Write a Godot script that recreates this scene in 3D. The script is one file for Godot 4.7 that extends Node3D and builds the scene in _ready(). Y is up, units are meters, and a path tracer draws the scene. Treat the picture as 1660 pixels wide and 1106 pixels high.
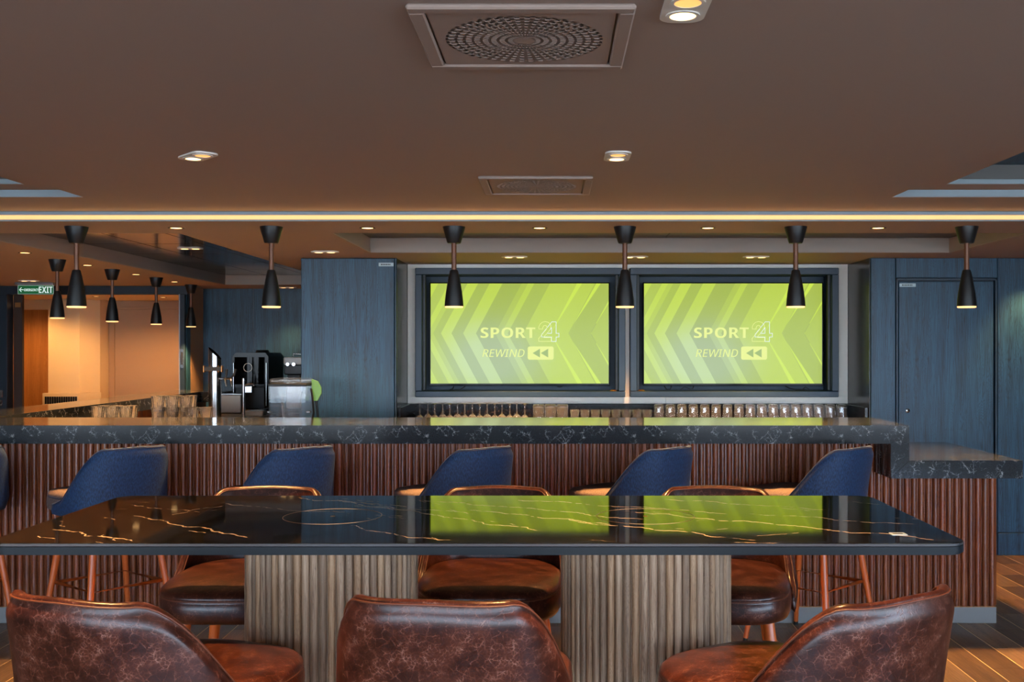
extends Node3D
# A sports bar: fluted bar with a stone worktop, two screens in a niche, a high stone table with leather stools.
# x to the right, y up; depths are given as positive distances d from the camera's plane, so z = -d.

const EYE := 1.5
const MAIN_CEILING := 2.205
const BAR_CEILING := 2.155

var M := {}
var rng := RandomNumberGenerator.new()
var taken := {}

func _ready():
	rng.seed = 7
	setup_camera()
	setup_sky()
	make_materials()
	build_shell()
	build_ceiling()
	build_far_left()
	build_right_wall()
	build_niche()
	build_bar()
	build_back_bar()
	build_floor_planks()
	build_table()
	build_chairs()
	build_pendants()
	build_downlights()
	build_vents()
	build_bar_equipment()
	build_glasses()
	build_small_things()

# ---------------------------------------------------------------- camera, sky
func setup_camera():
	var c := Camera3D.new()
	c.name = "camera"
	add_child(c)
	c.position = Vector3(0, EYE, 0)
	c.near = 0.05
	c.far = 200.0
	c.projection = Camera3D.PROJECTION_FRUSTUM
	var f := 1700.0
	c.size = 1106.0 / f * c.near
	c.frustum_offset = Vector2((830.0 - 900.0) / f, (565.0 - 553.0) / f) * c.near
	c.current = true

func setup_sky():
	var e := Environment.new()
	e.background_mode = Environment.BG_SKY
	var s := ProceduralSkyMaterial.new()
	s.sky_top_color = Color(0.62, 0.78, 1.0)
	s.sky_horizon_color = Color(0.86, 0.94, 1.0)
	s.ground_horizon_color = Color(0.80, 0.86, 0.92)
	s.ground_bottom_color = Color(0.66, 0.70, 0.74)
	s.sun_angle_max = 0.0
	var sky := Sky.new()
	sky.sky_material = s
	e.sky = sky
	e.background_energy_multiplier = 22.0
	e.tonemap_mode = Environment.TONE_MAPPER_LINEAR
	e.tonemap_exposure = 1.0
	e.sdfgi_enabled = true
	e.ssao_enabled = true
	e.ssil_enabled = true
	var w := WorldEnvironment.new()
	w.name = "environment"
	w.environment = e
	add_child(w)

const LAMP_COLOR := Color(1.0, 0.745, 0.455)
const DOWNLIGHT_ENERGY := 7.0
const PENDANT_ENERGY := 5.0

# ---------------------------------------------------------------- helpers: nodes
func V(x: float, y: float, d: float) -> Vector3:
	return Vector3(x, y, -d)

func numbered(called: String) -> String:
	var n: int = taken.get(called, 0)
	taken[called] = n + 1
	return called if n == 0 else "%s_%03d" % [called, n]

func thing(called: String, label: String, category: String, at := Vector3.ZERO, turn := 0.0, group := "") -> Node3D:
	var o := Node3D.new()
	o.name = numbered(called)
	add_child(o)
	o.position = at
	o.rotation.y = deg_to_rad(turn)
	tag(o, label, category, group)
	return o

func tag(o: Node, label: String, category := "", group := ""):
	o.set_meta("label", label)
	if category: o.set_meta("category", category)
	if group: o.set_meta("group", group)

func structure(called: String) -> Node3D:
	var o := Node3D.new()
	o.name = numbered(called)
	o.set_meta("kind", "structure")
	add_child(o)
	return o

func copy(o: Node3D, at: Vector3, turn: float, label: String, group := "") -> Node3D:
	var r: Node3D = o.duplicate()
	var base: String = String(o.name)
	if base.length() > 4 and base[-4] == "_" and base.right(3).is_valid_int():
		base = base.left(-4)
	r.name = numbered(base)
	add_child(r)
	r.position = at
	r.rotation.y = deg_to_rad(turn)
	r.set_meta("label", label)
	if group: r.set_meta("group", group)
	return r

func put(called: String, mesh: Mesh, m: Material, parent: Node, at := Vector3.ZERO) -> MeshInstance3D:
	var o := MeshInstance3D.new()
	o.name = called
	o.mesh = mesh
	o.material_override = null
	o.set_surface_override_material(0, m)
	parent.add_child(o, true)
	o.position = at
	return o

func start() -> SurfaceTool:
	var st := SurfaceTool.new()
	st.begin(Mesh.PRIMITIVE_TRIANGLES)
	return st

func part(called: String, st: SurfaceTool, m: Material, parent: Node, at := Vector3.ZERO) -> MeshInstance3D:
	return put(called, st.commit(), m, parent, at)

# ---------------------------------------------------------------- helpers: shapes
func tri(st: SurfaceTool, a: Vector3, b: Vector3, c: Vector3, na: Vector3, nb: Vector3, nc: Vector3, ua := Vector2.ZERO, ub := Vector2.ZERO, uc := Vector2.ZERO):
	var g := (b - a).cross(c - a)
	if g.length_squared() < 1e-18:
		return
	if g.dot(na + nb + nc) > 0.0:  # front faces run clockwise
		var t := b; b = c; c = t
		t = nb; nb = nc; nc = t
		var u := ub; ub = uc; uc = u
	st.set_normal(na); st.set_uv(ua); st.add_vertex(a)
	st.set_normal(nb); st.set_uv(ub); st.add_vertex(b)
	st.set_normal(nc); st.set_uv(uc); st.add_vertex(c)

func quad(st: SurfaceTool, a: Vector3, b: Vector3, c: Vector3, d: Vector3, n: Vector3):
	tri(st, a, b, c, n, n, n, Vector2(0, 1), Vector2(1, 1), Vector2(1, 0))
	tri(st, a, c, d, n, n, n, Vector2(0, 1), Vector2(1, 0), Vector2(0, 0))

func box(st: SurfaceTool, lo: Vector3, hi: Vector3, bev := 0.002):
	var c := (lo + hi) * 0.5
	var h := (hi - lo).abs() * 0.5
	bev = minf(bev, minf(h.x, minf(h.y, h.z)) * 0.9)
	var ax := [Vector3.RIGHT, Vector3.UP, Vector3.BACK]
	for i in 3:
		var j := (i + 1) % 3
		var k := (i + 2) % 3
		for s in [-1.0, 1.0]:
			var n: Vector3 = ax[i] * s
			var o: Vector3 = c + n * h[i]
			var u: Vector3 = ax[j] * (h[j] - bev)
			var v: Vector3 = ax[k] * (h[k] - bev)
			quad(st, o - u - v, o + u - v, o + u + v, o - u + v, n)
			for t in [-1.0, 1.0]:
				var e: Vector3 = ax[i] * s * (h[i] - bev) + ax[j] * t * (h[j] - bev)
				var p: Vector3 = c + e + ax[i] * s * bev
				var q: Vector3 = c + e + ax[j] * t * bev
				var nn: Vector3 = (ax[i] * s + ax[j] * t).normalized()
				quad(st, p - v, p + v, q + v, q - v, nn)
	for sx in [-1.0, 1.0]:
		for sy in [-1.0, 1.0]:
			for sz in [-1.0, 1.0]:
				var s3 := Vector3(sx, sy, sz)
				var e: Vector3 = c + s3 * (h - Vector3.ONE * bev)
				var nn := s3.normalized()
				tri(st, e + Vector3(sx * bev, 0, 0), e + Vector3(0, sy * bev, 0), e + Vector3(0, 0, sz * bev), nn, nn, nn)

func box_mesh(size: Vector3, bev := 0.002) -> Mesh:
	var st := start()
	box(st, size * -0.5, size * 0.5, bev)
	return st.commit()

# a box given by its x range, y range and depth range
func slab(called: String, x0: float, x1: float, y0: float, y1: float, d0: float, d1: float, m: Material, parent: Node, bev := 0.002) -> MeshInstance3D:
	var st := start()
	var h := Vector3(absf(x1 - x0), absf(y1 - y0), absf(d1 - d0)) * 0.5
	box(st, -h, h, bev)
	return part(called, st, m, parent, V((x0 + x1) * 0.5, (y0 + y1) * 0.5, (d0 + d1) * 0.5) - parent_origin(parent))

func parent_origin(parent: Node) -> Vector3:
	return Vector3.ZERO if parent == self else (parent as Node3D).position

# turned about y; profile of (radius, y)
func lathe(st: SurfaceTool, prof: Array, seg := 24, at := Vector3.ZERO, ribs := 0, rib_depth := 0.0):
	var n := prof.size()
	var seg_n := []
	for i in n - 1:
		var t: Vector2 = prof[i + 1] - prof[i]
		seg_n.append(Vector2(t.y, -t.x).normalized())
	for i in n - 1:
		var p: Vector2 = prof[i]
		var q: Vector2 = prof[i + 1]
		var np: Vector2 = seg_n[i]
		var nq: Vector2 = seg_n[i]
		if i > 0 and seg_n[i - 1].dot(seg_n[i]) > 0.6: np = (seg_n[i - 1] + seg_n[i]).normalized()
		if i < n - 2 and seg_n[i + 1].dot(seg_n[i]) > 0.6: nq = (seg_n[i + 1] + seg_n[i]).normalized()
		for k in seg:
			var a0 := TAU * k / seg
			var a1 := TAU * (k + 1) / seg
			var r0 := 1.0 + (rib_depth * cos(a0 * ribs) if ribs else 0.0)
			var r1 := 1.0 + (rib_depth * cos(a1 * ribs) if ribs else 0.0)
			var c0 := Vector3(sin(a0), 0, cos(a0))
			var c1 := Vector3(sin(a1), 0, cos(a1))
			var f0 := c0
			var f1 := c1
			if ribs:
				f0 = (c0 + Vector3(cos(a0), 0, -sin(a0)) * rib_depth * ribs * sin(a0 * ribs)).normalized()
				f1 = (c1 + Vector3(cos(a1), 0, -sin(a1)) * rib_depth * ribs * sin(a1 * ribs)).normalized()
			var A := at + c0 * p.x * r0 + Vector3.UP * p.y
			var B := at + c1 * p.x * r1 + Vector3.UP * p.y
			var C := at + c1 * q.x * r1 + Vector3.UP * q.y
			var D := at + c0 * q.x * r0 + Vector3.UP * q.y
			var nA := f0 * np.x + Vector3.UP * np.y
			var nB := f1 * np.x + Vector3.UP * np.y
			var nC := f1 * nq.x + Vector3.UP * nq.y
			var nD := f0 * nq.x + Vector3.UP * nq.y
			tri(st, A, B, C, nA, nB, nC)
			tri(st, A, C, D, nA, nC, nD)

func tube(st: SurfaceTool, pts: Array, radii, seg := 8, closed := false, caps := true):
	var n := pts.size()
	var rows := []
	var side := Vector3.ZERO
	for i in n:
		var a: Vector3 = pts[(i - 1 + n) % n] if closed or i > 0 else pts[i]
		var b: Vector3 = pts[(i + 1) % n] if closed or i < n - 1 else pts[i]
		var t := (b - a).normalized()
		if side == Vector3.ZERO:
			side = t.cross(Vector3.UP if absf(t.y) < 0.9 else Vector3.RIGHT).normalized()
		side = (side - t * side.dot(t)).normalized()
		var up := t.cross(side)
		var r: float = radii if radii is float else radii[i]
		var row := []
		for k in seg:
			var w := TAU * k / seg
			var o := side * cos(w) + up * sin(w)
			row.append([pts[i] + o * r, o])
		rows.append(row)
	for i in (n if closed else n - 1):
		var R: Array = rows[i]
		var S: Array = rows[(i + 1) % n]
		for k in seg:
			var l := (k + 1) % seg
			tri(st, R[k][0], R[l][0], S[l][0], R[k][1], R[l][1], S[l][1])
			tri(st, R[k][0], S[l][0], S[k][0], R[k][1], S[l][1], S[k][1])
	if caps and not closed:
		for e in [[0, 1], [n - 1, n - 2]]:
			var nn: Vector3 = (pts[e[0]] - pts[e[1]]).normalized()
			for k in seg:
				tri(st, pts[e[0]], rows[e[0]][k][0], rows[e[0]][(k + 1) % seg][0], nn, nn, nn)

# a polygon in x, y drawn out along z from z0 to z1
func prism(st: SurfaceTool, poly: PackedVector2Array, z0: float, z1: float, at := Vector3.ZERO, basis := Basis.IDENTITY, uv := Rect2(), smooth := false):
	var idx := Geometry2D.triangulate_polygon(poly)
	for z in [z0, z1]:
		var n: Vector3 = basis * Vector3(0, 0, 1 if z == maxf(z0, z1) else -1)
		for i in range(0, idx.size(), 3):
			var p := []
			var u := []
			for k in 3:
				var q := poly[idx[i + k]]
				p.append(at + basis * Vector3(q.x, q.y, z))
				u.append((q - uv.position) / uv.size if uv.size.x > 0 else q)
			tri(st, p[0], p[1], p[2], n, n, n, u[0], u[1], u[2])
	var m := poly.size()
	var cw := Geometry2D.is_polygon_clockwise(poly)
	var en := []
	for i in m:
		var t := (poly[(i + 1) % m] - poly[i]).normalized()
		var w := Vector2(t.y, -t.x)
		if cw: w = -w
		en.append(w)
	for i in m:
		var a := poly[i]
		var b := poly[(i + 1) % m]
		var w: Vector2 = en[i]
		var w0 := w
		var w1 := w
		if smooth:
			var before: Vector2 = en[(i - 1 + m) % m]
			var after: Vector2 = en[(i + 1) % m]
			if before.dot(w) > 0.7: w0 = (before + w).normalized()
			if after.dot(w) > 0.7: w1 = (after + w).normalized()
		var n0: Vector3 = basis * Vector3(w0.x, w0.y, 0)
		var n1: Vector3 = basis * Vector3(w1.x, w1.y, 0)
		var A := at + basis * Vector3(a.x, a.y, z0)
		var B := at + basis * Vector3(b.x, b.y, z0)
		var C := at + basis * Vector3(b.x, b.y, z1)
		var D := at + basis * Vector3(a.x, a.y, z1)
		tri(st, A, B, C, n0, n1, n1)
		tri(st, A, C, D, n0, n1, n0)

func rounded_rect(w: float, h: float, r: float, seg := 6) -> PackedVector2Array:
	var out := PackedVector2Array()
	for c in [[1, 1, 0], [-1, 1, 1], [-1, -1, 2], [1, -1, 3]]:
		for k in seg + 1:
			var a: float = PI / 2 * (c[2] + float(k) / seg)
			out.append(Vector2(c[0] * (w / 2 - r) + cos(a) * r, c[1] * (h / 2 - r) + sin(a) * r))
	return out

const FLAT := Basis(Vector3.RIGHT, Vector3.FORWARD, Vector3.UP)  # lays a polygon's y along depth and its thickness upwards

func lettering(called: String, what: String, w: float, h: float, m: Material, parent: Node, at: Vector3, bold := true, slant := 0.0, basis := Basis.IDENTITY, depth := 0.001) -> MeshInstance3D:
	var t := TextMesh.new()
	var f := SystemFont.new()
	f.font_names = PackedStringArray(["Droid Sans"])
	f.font_weight = 700 if bold else 400
	t.font = f
	t.text = what
	t.font_size = 48
	t.pixel_size = 0.001
	t.depth = 0.01
	var b := t.get_aabb()
	var sx := w / b.size.x
	var sy := h / b.size.y
	var src := t.get_mesh_arrays()
	var vs: PackedVector3Array = src[Mesh.ARRAY_VERTEX]
	var ix: PackedInt32Array = src[Mesh.ARRAY_INDEX]
	var c := b.get_center()
	var st := start()
	for i in range(0, ix.size(), 3):
		var p := []
		for k in 3:
			var q := vs[ix[i + k]] - c
			q = Vector3(q.x * sx + q.y * sy * slant, q.y * sy, q.z / 0.01 * depth)
			p.append(basis * q)
		var n: Vector3 = -(p[1] - p[0]).cross(p[2] - p[0]).normalized()
		tri(st, p[0], p[1], p[2], n, n, n)
	return part(called, st, m, parent, at)

# ---------------------------------------------------------------- materials
func plain(c: Color, rough := 0.6, metal := 0.0, spec := 0.5) -> StandardMaterial3D:
	var m := StandardMaterial3D.new()
	m.albedo_color = c
	m.roughness = rough
	m.metallic = metal
	m.metallic_specular = spec
	return m

func noise_bytes(size: Vector2i, from: Vector2i, kind: int, freq: float, sd: int, octaves := 3, warp := 0.0, cell := -1, fractal := FastNoiseLite.FRACTAL_FBM) -> PackedByteArray:
	var n := FastNoiseLite.new()
	n.seed = sd
	n.noise_type = kind
	n.frequency = freq
	n.fractal_type = fractal if octaves > 1 else FastNoiseLite.FRACTAL_NONE
	n.fractal_octaves = octaves
	if cell >= 0:
		n.cellular_return_type = cell
		n.cellular_jitter = 1.0
	if warp > 0.0:
		n.domain_warp_enabled = true
		n.domain_warp_amplitude = warp
		n.domain_warp_frequency = freq * 0.7
		n.domain_warp_fractal_octaves = 3
	var im := n.get_seamless_image(from.x, from.y, false, false, 0.12)
	im.convert(Image.FORMAT_L8)
	if from != size:
		im.resize(size.x, size.y, Image.INTERPOLATE_CUBIC)
	return im.get_data()

func ramp(stops: Array) -> PackedByteArray:
	var g := Gradient.new()
	g.offsets = PackedFloat32Array(stops.map(func(s): return s[0]))
	g.colors = PackedColorArray(stops.map(func(s): return s[1]))
	var out := PackedByteArray()
	out.resize(768)
	for i in 256:
		var c := g.sample(i / 255.0)
		out[i * 3] = c.r8
		out[i * 3 + 1] = c.g8
		out[i * 3 + 2] = c.b8
	return out

func tinted(v: PackedByteArray, size: Vector2i, stops: Array) -> ImageTexture:
	var r := ramp(stops)
	var out := PackedByteArray()
	out.resize(v.size() * 3)
	var o := 0
	for x in v:
		var k := x * 3
		out[o] = r[k]
		out[o + 1] = r[k + 1]
		out[o + 2] = r[k + 2]
		o += 3
	return ImageTexture.create_from_image(Image.create_from_data(size.x, size.y, false, Image.FORMAT_RGB8, out))

func gray(v: PackedByteArray, size: Vector2i) -> ImageTexture:
	return ImageTexture.create_from_image(Image.create_from_data(size.x, size.y, false, Image.FORMAT_L8, v))

func triplanar(m: StandardMaterial3D, tex: Texture2D, scale: Vector3, world := true) -> StandardMaterial3D:
	m.albedo_texture = tex
	m.uv1_triplanar = true
	m.uv1_world_triplanar = world
	m.uv1_triplanar_sharpness = 8.0
	m.uv1_scale = scale
	return m

func relief(m: StandardMaterial3D, tex: Texture2D, cm: float):
	m.heightmap_enabled = true
	m.heightmap_texture = tex
	m.heightmap_scale = cm

func glow(c: Color, energy: float) -> StandardMaterial3D:
	var m := plain(c, 0.5)
	m.emission_enabled = true
	m.emission = c
	m.emission_energy_multiplier = energy
	return m

func make_materials():
	# upright wood grain: fine pores, broad bands and a few cathedral lines
	var S := Vector2i(1024, 1024)
	var fine := noise_bytes(S, Vector2i(1024, 40), FastNoiseLite.TYPE_SIMPLEX, 0.18, 3, 3)
	var broad := noise_bytes(S, Vector2i(256, 24), FastNoiseLite.TYPE_SIMPLEX, 0.03, 5, 3)
	var curve := noise_bytes(S, Vector2i(256, 64), FastNoiseLite.TYPE_SIMPLEX, 0.018, 9, 2, 12.0)
	var grain := PackedByteArray()
	grain.resize(1024 * 1024)
	for i in grain.size():
		var c := float(curve[i]) / 255.0 * 26.0
		var line := pow(absf(sin(c * PI)), 0.35)
		grain[i] = clampi(int(fine[i] * 0.5 + broad[i] * 0.22 + line * 255.0 * 0.28), 0, 255)
	var grain_height := gray(grain, S)
	var blue_tex := tinted(grain, S, [[0.25, Color(0.025, 0.06, 0.095)], [0.42, Color(0.08, 0.175, 0.24)], [0.58, Color(0.14, 0.265, 0.345)], [0.75, Color(0.205, 0.355, 0.44)]])
	M.blue_wood = triplanar(plain(Color(0.76, 0.93, 0.98), 0.42), blue_tex, Vector3(1.5, 0.42, 1.5))
	relief(M.blue_wood, grain_height, 0.05)
	var walnut_tex := tinted(grain, S, [[0.2, Color(0.18, 0.07, 0.033)], [0.5, Color(0.43, 0.20, 0.10)], [0.8, Color(0.60, 0.33, 0.18)]])
	M.slats = []
	for k in 4:
		var w := triplanar(plain([Color(1, 1, 1), Color(0.86, 0.84, 0.84), Color(1.0, 0.93, 0.9), Color(0.93, 0.95, 0.96)][k], 0.27), walnut_tex, Vector3(2.3, 0.7, 2.3))
		w.uv1_offset = Vector3(0.13 * k, 0.31 * k, 0.2 * k)
		M.slats.append(w)
	M.door_brown = plain(Color(0.20, 0.12, 0.07), 0.6)
	var ash_tex := tinted(grain, S, [[0.2, Color(0.29, 0.20, 0.145)], [0.5, Color(0.55, 0.435, 0.335)], [0.8, Color(0.73, 0.61, 0.50)]])
	M.ribs = []
	for k in 4:
		var w := triplanar(plain([Color(1, 1, 1), Color(0.84, 0.83, 0.82), Color(1, 0.96, 0.9), Color(0.9, 0.88, 0.85)][k], 0.6), ash_tex, Vector3(4.2, 0.8, 4.2))
		w.uv1_offset = Vector3(0.17 * k, 0.27 * k, 0.4 * k)
		M.ribs.append(w)
	var plank_tex := tinted(grain, S, [[0.2, Color(0.27, 0.185, 0.11)], [0.5, Color(0.48, 0.37, 0.25)], [0.8, Color(0.62, 0.50, 0.36)]])
	M.planks = []
	for k in 5:
		var w := triplanar(plain([Color(1, 1, 1), Color(0.82, 0.8, 0.78), Color(1.0, 0.95, 0.88), Color(0.9, 0.86, 0.82), Color(0.74, 0.72, 0.7)][k], 0.38), plank_tex, Vector3(1.6, 1.6, 0.5))
		w.uv1_offset = Vector3(0.21 * k, 0, 0.37 * k)
		M.planks.append(w)
	M.grout = plain(Color(0.92, 0.80, 0.58), 0.6)
	var orange_tex := tinted(grain, S, [[0.2, Color(0.55, 0.33, 0.14)], [0.5, Color(0.66, 0.42, 0.19)], [0.8, Color(0.74, 0.50, 0.25)]])
	M.orange_wood = triplanar(plain(Color.WHITE, 0.5), orange_tex, Vector3(1.2, 0.3, 1.2))
	M.cream = plain(Color(0.88, 0.78, 0.62), 0.7)
	M.tan = plain(Color(0.66, 0.53, 0.41), 0.7)

	# engineered stone of the worktops: dark with pale broken crackle
	var c1 := noise_bytes(S, S, FastNoiseLite.TYPE_CELLULAR, 0.016, 21, 1, 46.0, FastNoiseLite.RETURN_DISTANCE2_SUB)
	var c2 := noise_bytes(S, S, FastNoiseLite.TYPE_CELLULAR, 0.042, 23, 1, 22.0, FastNoiseLite.RETURN_DISTANCE2_SUB)
	var mk := noise_bytes(S, Vector2i(512, 512), FastNoiseLite.TYPE_SIMPLEX, 0.022, 25, 3)
	var sp := noise_bytes(S, S, FastNoiseLite.TYPE_SIMPLEX, 0.2, 27, 2)
	var stone := PackedByteArray()
	stone.resize(1024 * 1024)
	for i in stone.size():
		var mask := clampf((mk[i] - 118.0) / 60.0, 0.0, 1.0)
		var l1 := clampf(1.0 - c1[i] / 10.0, 0.0, 1.0) * clampf((mk[i] - 100.0) / 60.0, 0.0, 1.0)
		var l2 := clampf(1.0 - c2[i] / 15.0, 0.0, 1.0) * mask * 0.7
		stone[i] = clampi(int(22 + sp[i] * 0.10 + maxf(l1, l2) * 200.0), 0, 255)
	var stone_tex := tinted(stone, S, [[0.0, Color(0.07, 0.075, 0.085)], [0.25, Color(0.16, 0.175, 0.19)], [0.5, Color(0.34, 0.35, 0.36)], [1.0, Color(0.72, 0.71, 0.69)]])
	M.stone = triplanar(plain(Color.WHITE, 0.10), stone_tex, Vector3(0.93, 0.93, 0.93))
	M.stone_dark = triplanar(plain(Color(0.55, 0.42, 0.36), 0.16), stone_tex, Vector3(1.6, 1.6, 1.6))

	# leather: mottled, with a net of pale cracks and rubbed scratches
	var k1 := noise_bytes(S, S, FastNoiseLite.TYPE_CELLULAR, 0.024, 31, 1, 30.0, FastNoiseLite.RETURN_DISTANCE2_SUB)
	var k2 := noise_bytes(S, S, FastNoiseLite.TYPE_CELLULAR, 0.06, 33, 1, 12.0, FastNoiseLite.RETURN_DISTANCE2_SUB)
	var cl := noise_bytes(S, Vector2i(512, 512), FastNoiseLite.TYPE_SIMPLEX, 0.008, 35, 5)
	var ml := noise_bytes(S, Vector2i(512, 512), FastNoiseLite.TYPE_SIMPLEX, 0.03, 36, 4)
	var scr := noise_bytes(S, S, FastNoiseLite.TYPE_SIMPLEX, 0.006, 37, 5, 40.0, -1, FastNoiseLite.FRACTAL_RIDGED)
	var leather := PackedByteArray()
	var lh := PackedByteArray()
	leather.resize(1024 * 1024)
	lh.resize(1024 * 1024)
	for i in leather.size():
		var mask := clampf((ml[i] - 60.0) / 130.0, 0.0, 1.0)
		var soft := clampf((cl[i] - 60.0) / 130.0, 0.0, 1.0)
		var l1 := clampf(1.0 - k1[i] / 20.0, 0.0, 1.0) * (0.25 + 0.75 * mask)
		var l2 := clampf(1.0 - k2[i] / 34.0, 0.0, 1.0) * (0.15 + 0.75 * mask * soft)
		var l3 := clampf((scr[i] - 190.0) / 60.0, 0.0, 1.0) * (0.15 + 0.7 * soft)
		var l := maxf(l1, maxf(l2, l3))
		leather[i] = clampi(int(16 + soft * 46.0 + mask * 14.0 + l * 118.0), 0, 255)
		lh[i] = clampi(int(180 + cl[i] * 0.2 - maxf(l1, l2) * 90.0), 0, 255)
	var leather_tex := tinted(leather, S, [[0.05, Color(0.15, 0.06, 0.035)], [0.28, Color(0.27, 0.125, 0.08)], [0.5, Color(0.37, 0.215, 0.165)], [0.8, Color(0.51, 0.375, 0.32)]])
	M.leather = triplanar(plain(Color.WHITE, 0.30, 0.0, 0.42), leather_tex, Vector3(2.1, 2.1, 2.1))
	relief(M.leather, gray(lh, S), 0.06)
	M.leather_trim = plain(Color(0.36, 0.18, 0.10), 0.45)

	# crinkled upholstery
	var T := Vector2i(512, 512)
	var wr := noise_bytes(T, Vector2i(512, 128), FastNoiseLite.TYPE_SIMPLEX, 0.13, 41, 3, 6.0)
	var wv := noise_bytes(T, T, FastNoiseLite.TYPE_SIMPLEX, 0.3, 43, 1)
	var cloth := PackedByteArray()
	cloth.resize(512 * 512)
	for i in cloth.size():
		cloth[i] = clampi(int(wr[i] * 0.75 + wv[i] * 0.25), 0, 255)
	var ch := gray(cloth, T)
	M.navy = triplanar(plain(Color.WHITE, 0.72), tinted(cloth, T, [[0.2, Color(0.03, 0.10, 0.195)], [0.5, Color(0.05, 0.165, 0.30)], [0.8, Color(0.105, 0.25, 0.40)]]), Vector3(2.6, 2.6, 2.6))
	relief(M.navy, ch, 0.10)
	M.navy_trim = plain(Color(0.12, 0.14, 0.24), 0.8)
	M.taupe = triplanar(plain(Color.WHITE, 0.8), tinted(cloth, T, [[0.2, Color(0.24, 0.18, 0.165)], [0.5, Color(0.35, 0.27, 0.245)], [0.8, Color(0.44, 0.36, 0.33)]]), Vector3(3, 3, 3))
	relief(M.taupe, ch, 0.08)
	M.leg = plain(Color(0.72, 0.335, 0.13), 0.35)
	M.rail = plain(Color(0.76, 0.36, 0.11), 0.3)

	M.table_stone = plain(Color.WHITE, 0.045)
	M.table_stone.albedo_texture = veined_stone()
	M.brass = plain(Color(0.72, 0.50, 0.30), 0.3, 0.9)
	M.table_edge = plain(Color(0.05, 0.075, 0.095), 0.38, 0.0, 0.3)
	M.table_lip = plain(Color(0.20, 0.20, 0.21), 0.25)

	M.ceiling = plain(Color(0.57, 0.50, 0.465), 0.72)
	M.ceiling_trim = plain(Color(0.50, 0.56, 0.59), 0.5)  # blue of reflected daylight on the step faces put into the colour
	M.fascia = plain(Color(0.60, 0.55, 0.51), 0.5)
	M.tray_panel = plain(Color(0.22, 0.21, 0.20), 0.12, 0.85)
	M.tray_grey = plain(Color(0.30, 0.29, 0.28), 0.5)
	M.black_metal = plain(Color(0.055, 0.06, 0.065), 0.42)
	M.black = plain(Color(0.02, 0.02, 0.02), 0.5)
	M.gloss_black = plain(Color(0.012, 0.012, 0.014), 0.08, 0.0, 0.2)
	M.rod = plain(Color(0.42, 0.27, 0.19), 0.4, 0.3)
	M.steel = plain(Color(0.72, 0.72, 0.72), 0.18, 1.0)
	M.brushed = plain(Color(0.52, 0.47, 0.42), 0.35, 0.9)
	M.alu = plain(Color(0.60, 0.61, 0.62), 0.35, 0.7)
	M.white_paint = plain(Color(0.93, 0.91, 0.87), 0.5)
	M.white_plastic = plain(Color(0.82, 0.80, 0.77), 0.4)
	M.frame_blue = plain(Color(0.095, 0.18, 0.25), 0.4)
	M.recess_blue = plain(Color(0.11, 0.20, 0.265), 0.5)
	M.dark_laminate = plain(Color(0.10, 0.09, 0.08), 0.22)
	M.door_blue = plain(Color(0.05, 0.125, 0.18), 0.45)
	M.kick = plain(Color(0.46, 0.44, 0.42), 0.5, 0.1)
	M.paper = plain(Color(0.70, 0.78, 0.80), 0.5)
	M.ink = plain(Color(0.08, 0.08, 0.08), 0.6)
	M.green_sign = glow(Color(0.02, 0.34, 0.17), 0.55)
	M.sign_white = glow(Color(0.85, 0.95, 0.92), 0.6)
	M.lens = glow(Color(1.0, 0.80, 0.52), 5.0)
	M.lens_dim = glow(Color(1.0, 0.74, 0.42), 1.1)
	M.bulb = glow(Color(1.0, 0.76, 0.50), 1.7)
	M.led = glow(Color(1.0, 0.73, 0.47), 0.9)
	M.rubber = plain(Color(0.03, 0.03, 0.03), 0.8)
	M.cloth_white = plain(Color(0.82, 0.78, 0.70), 0.9)
	M.lime = plain(Color(0.55, 0.72, 0.25), 0.4)
	M.outer_wall = plain(Color(0.42, 0.38, 0.35), 0.8)
	var cr := plain(Color(1.0, 1.0, 1.0, 0.035), 0.0)
	cr.refraction_enabled = true
	cr.refraction_scale = 0.05
	M.crystal = cr
	var g := plain(Color(0.95, 0.97, 1.0, 0.013), 0.015)
	g.transparency = BaseMaterial3D.TRANSPARENCY_ALPHA
	M.glass = g
	var wg := plain(Color(0.95, 0.97, 1.0, 0.05), 0.015)
	wg.transparency = BaseMaterial3D.TRANSPARENCY_ALPHA
	M.fine_glass = wg
	var pn := plain(Color(0.9, 0.95, 1.0, 0.04), 0.02)
	pn.transparency = BaseMaterial3D.TRANSPARENCY_ALPHA
	M.pane = pn
	var ac := plain(Color(0.9, 0.95, 1.0, 0.05), 0.04, 0.0, 0.3)
	ac.transparency = BaseMaterial3D.TRANSPARENCY_ALPHA
	M.acrylic = ac

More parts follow.
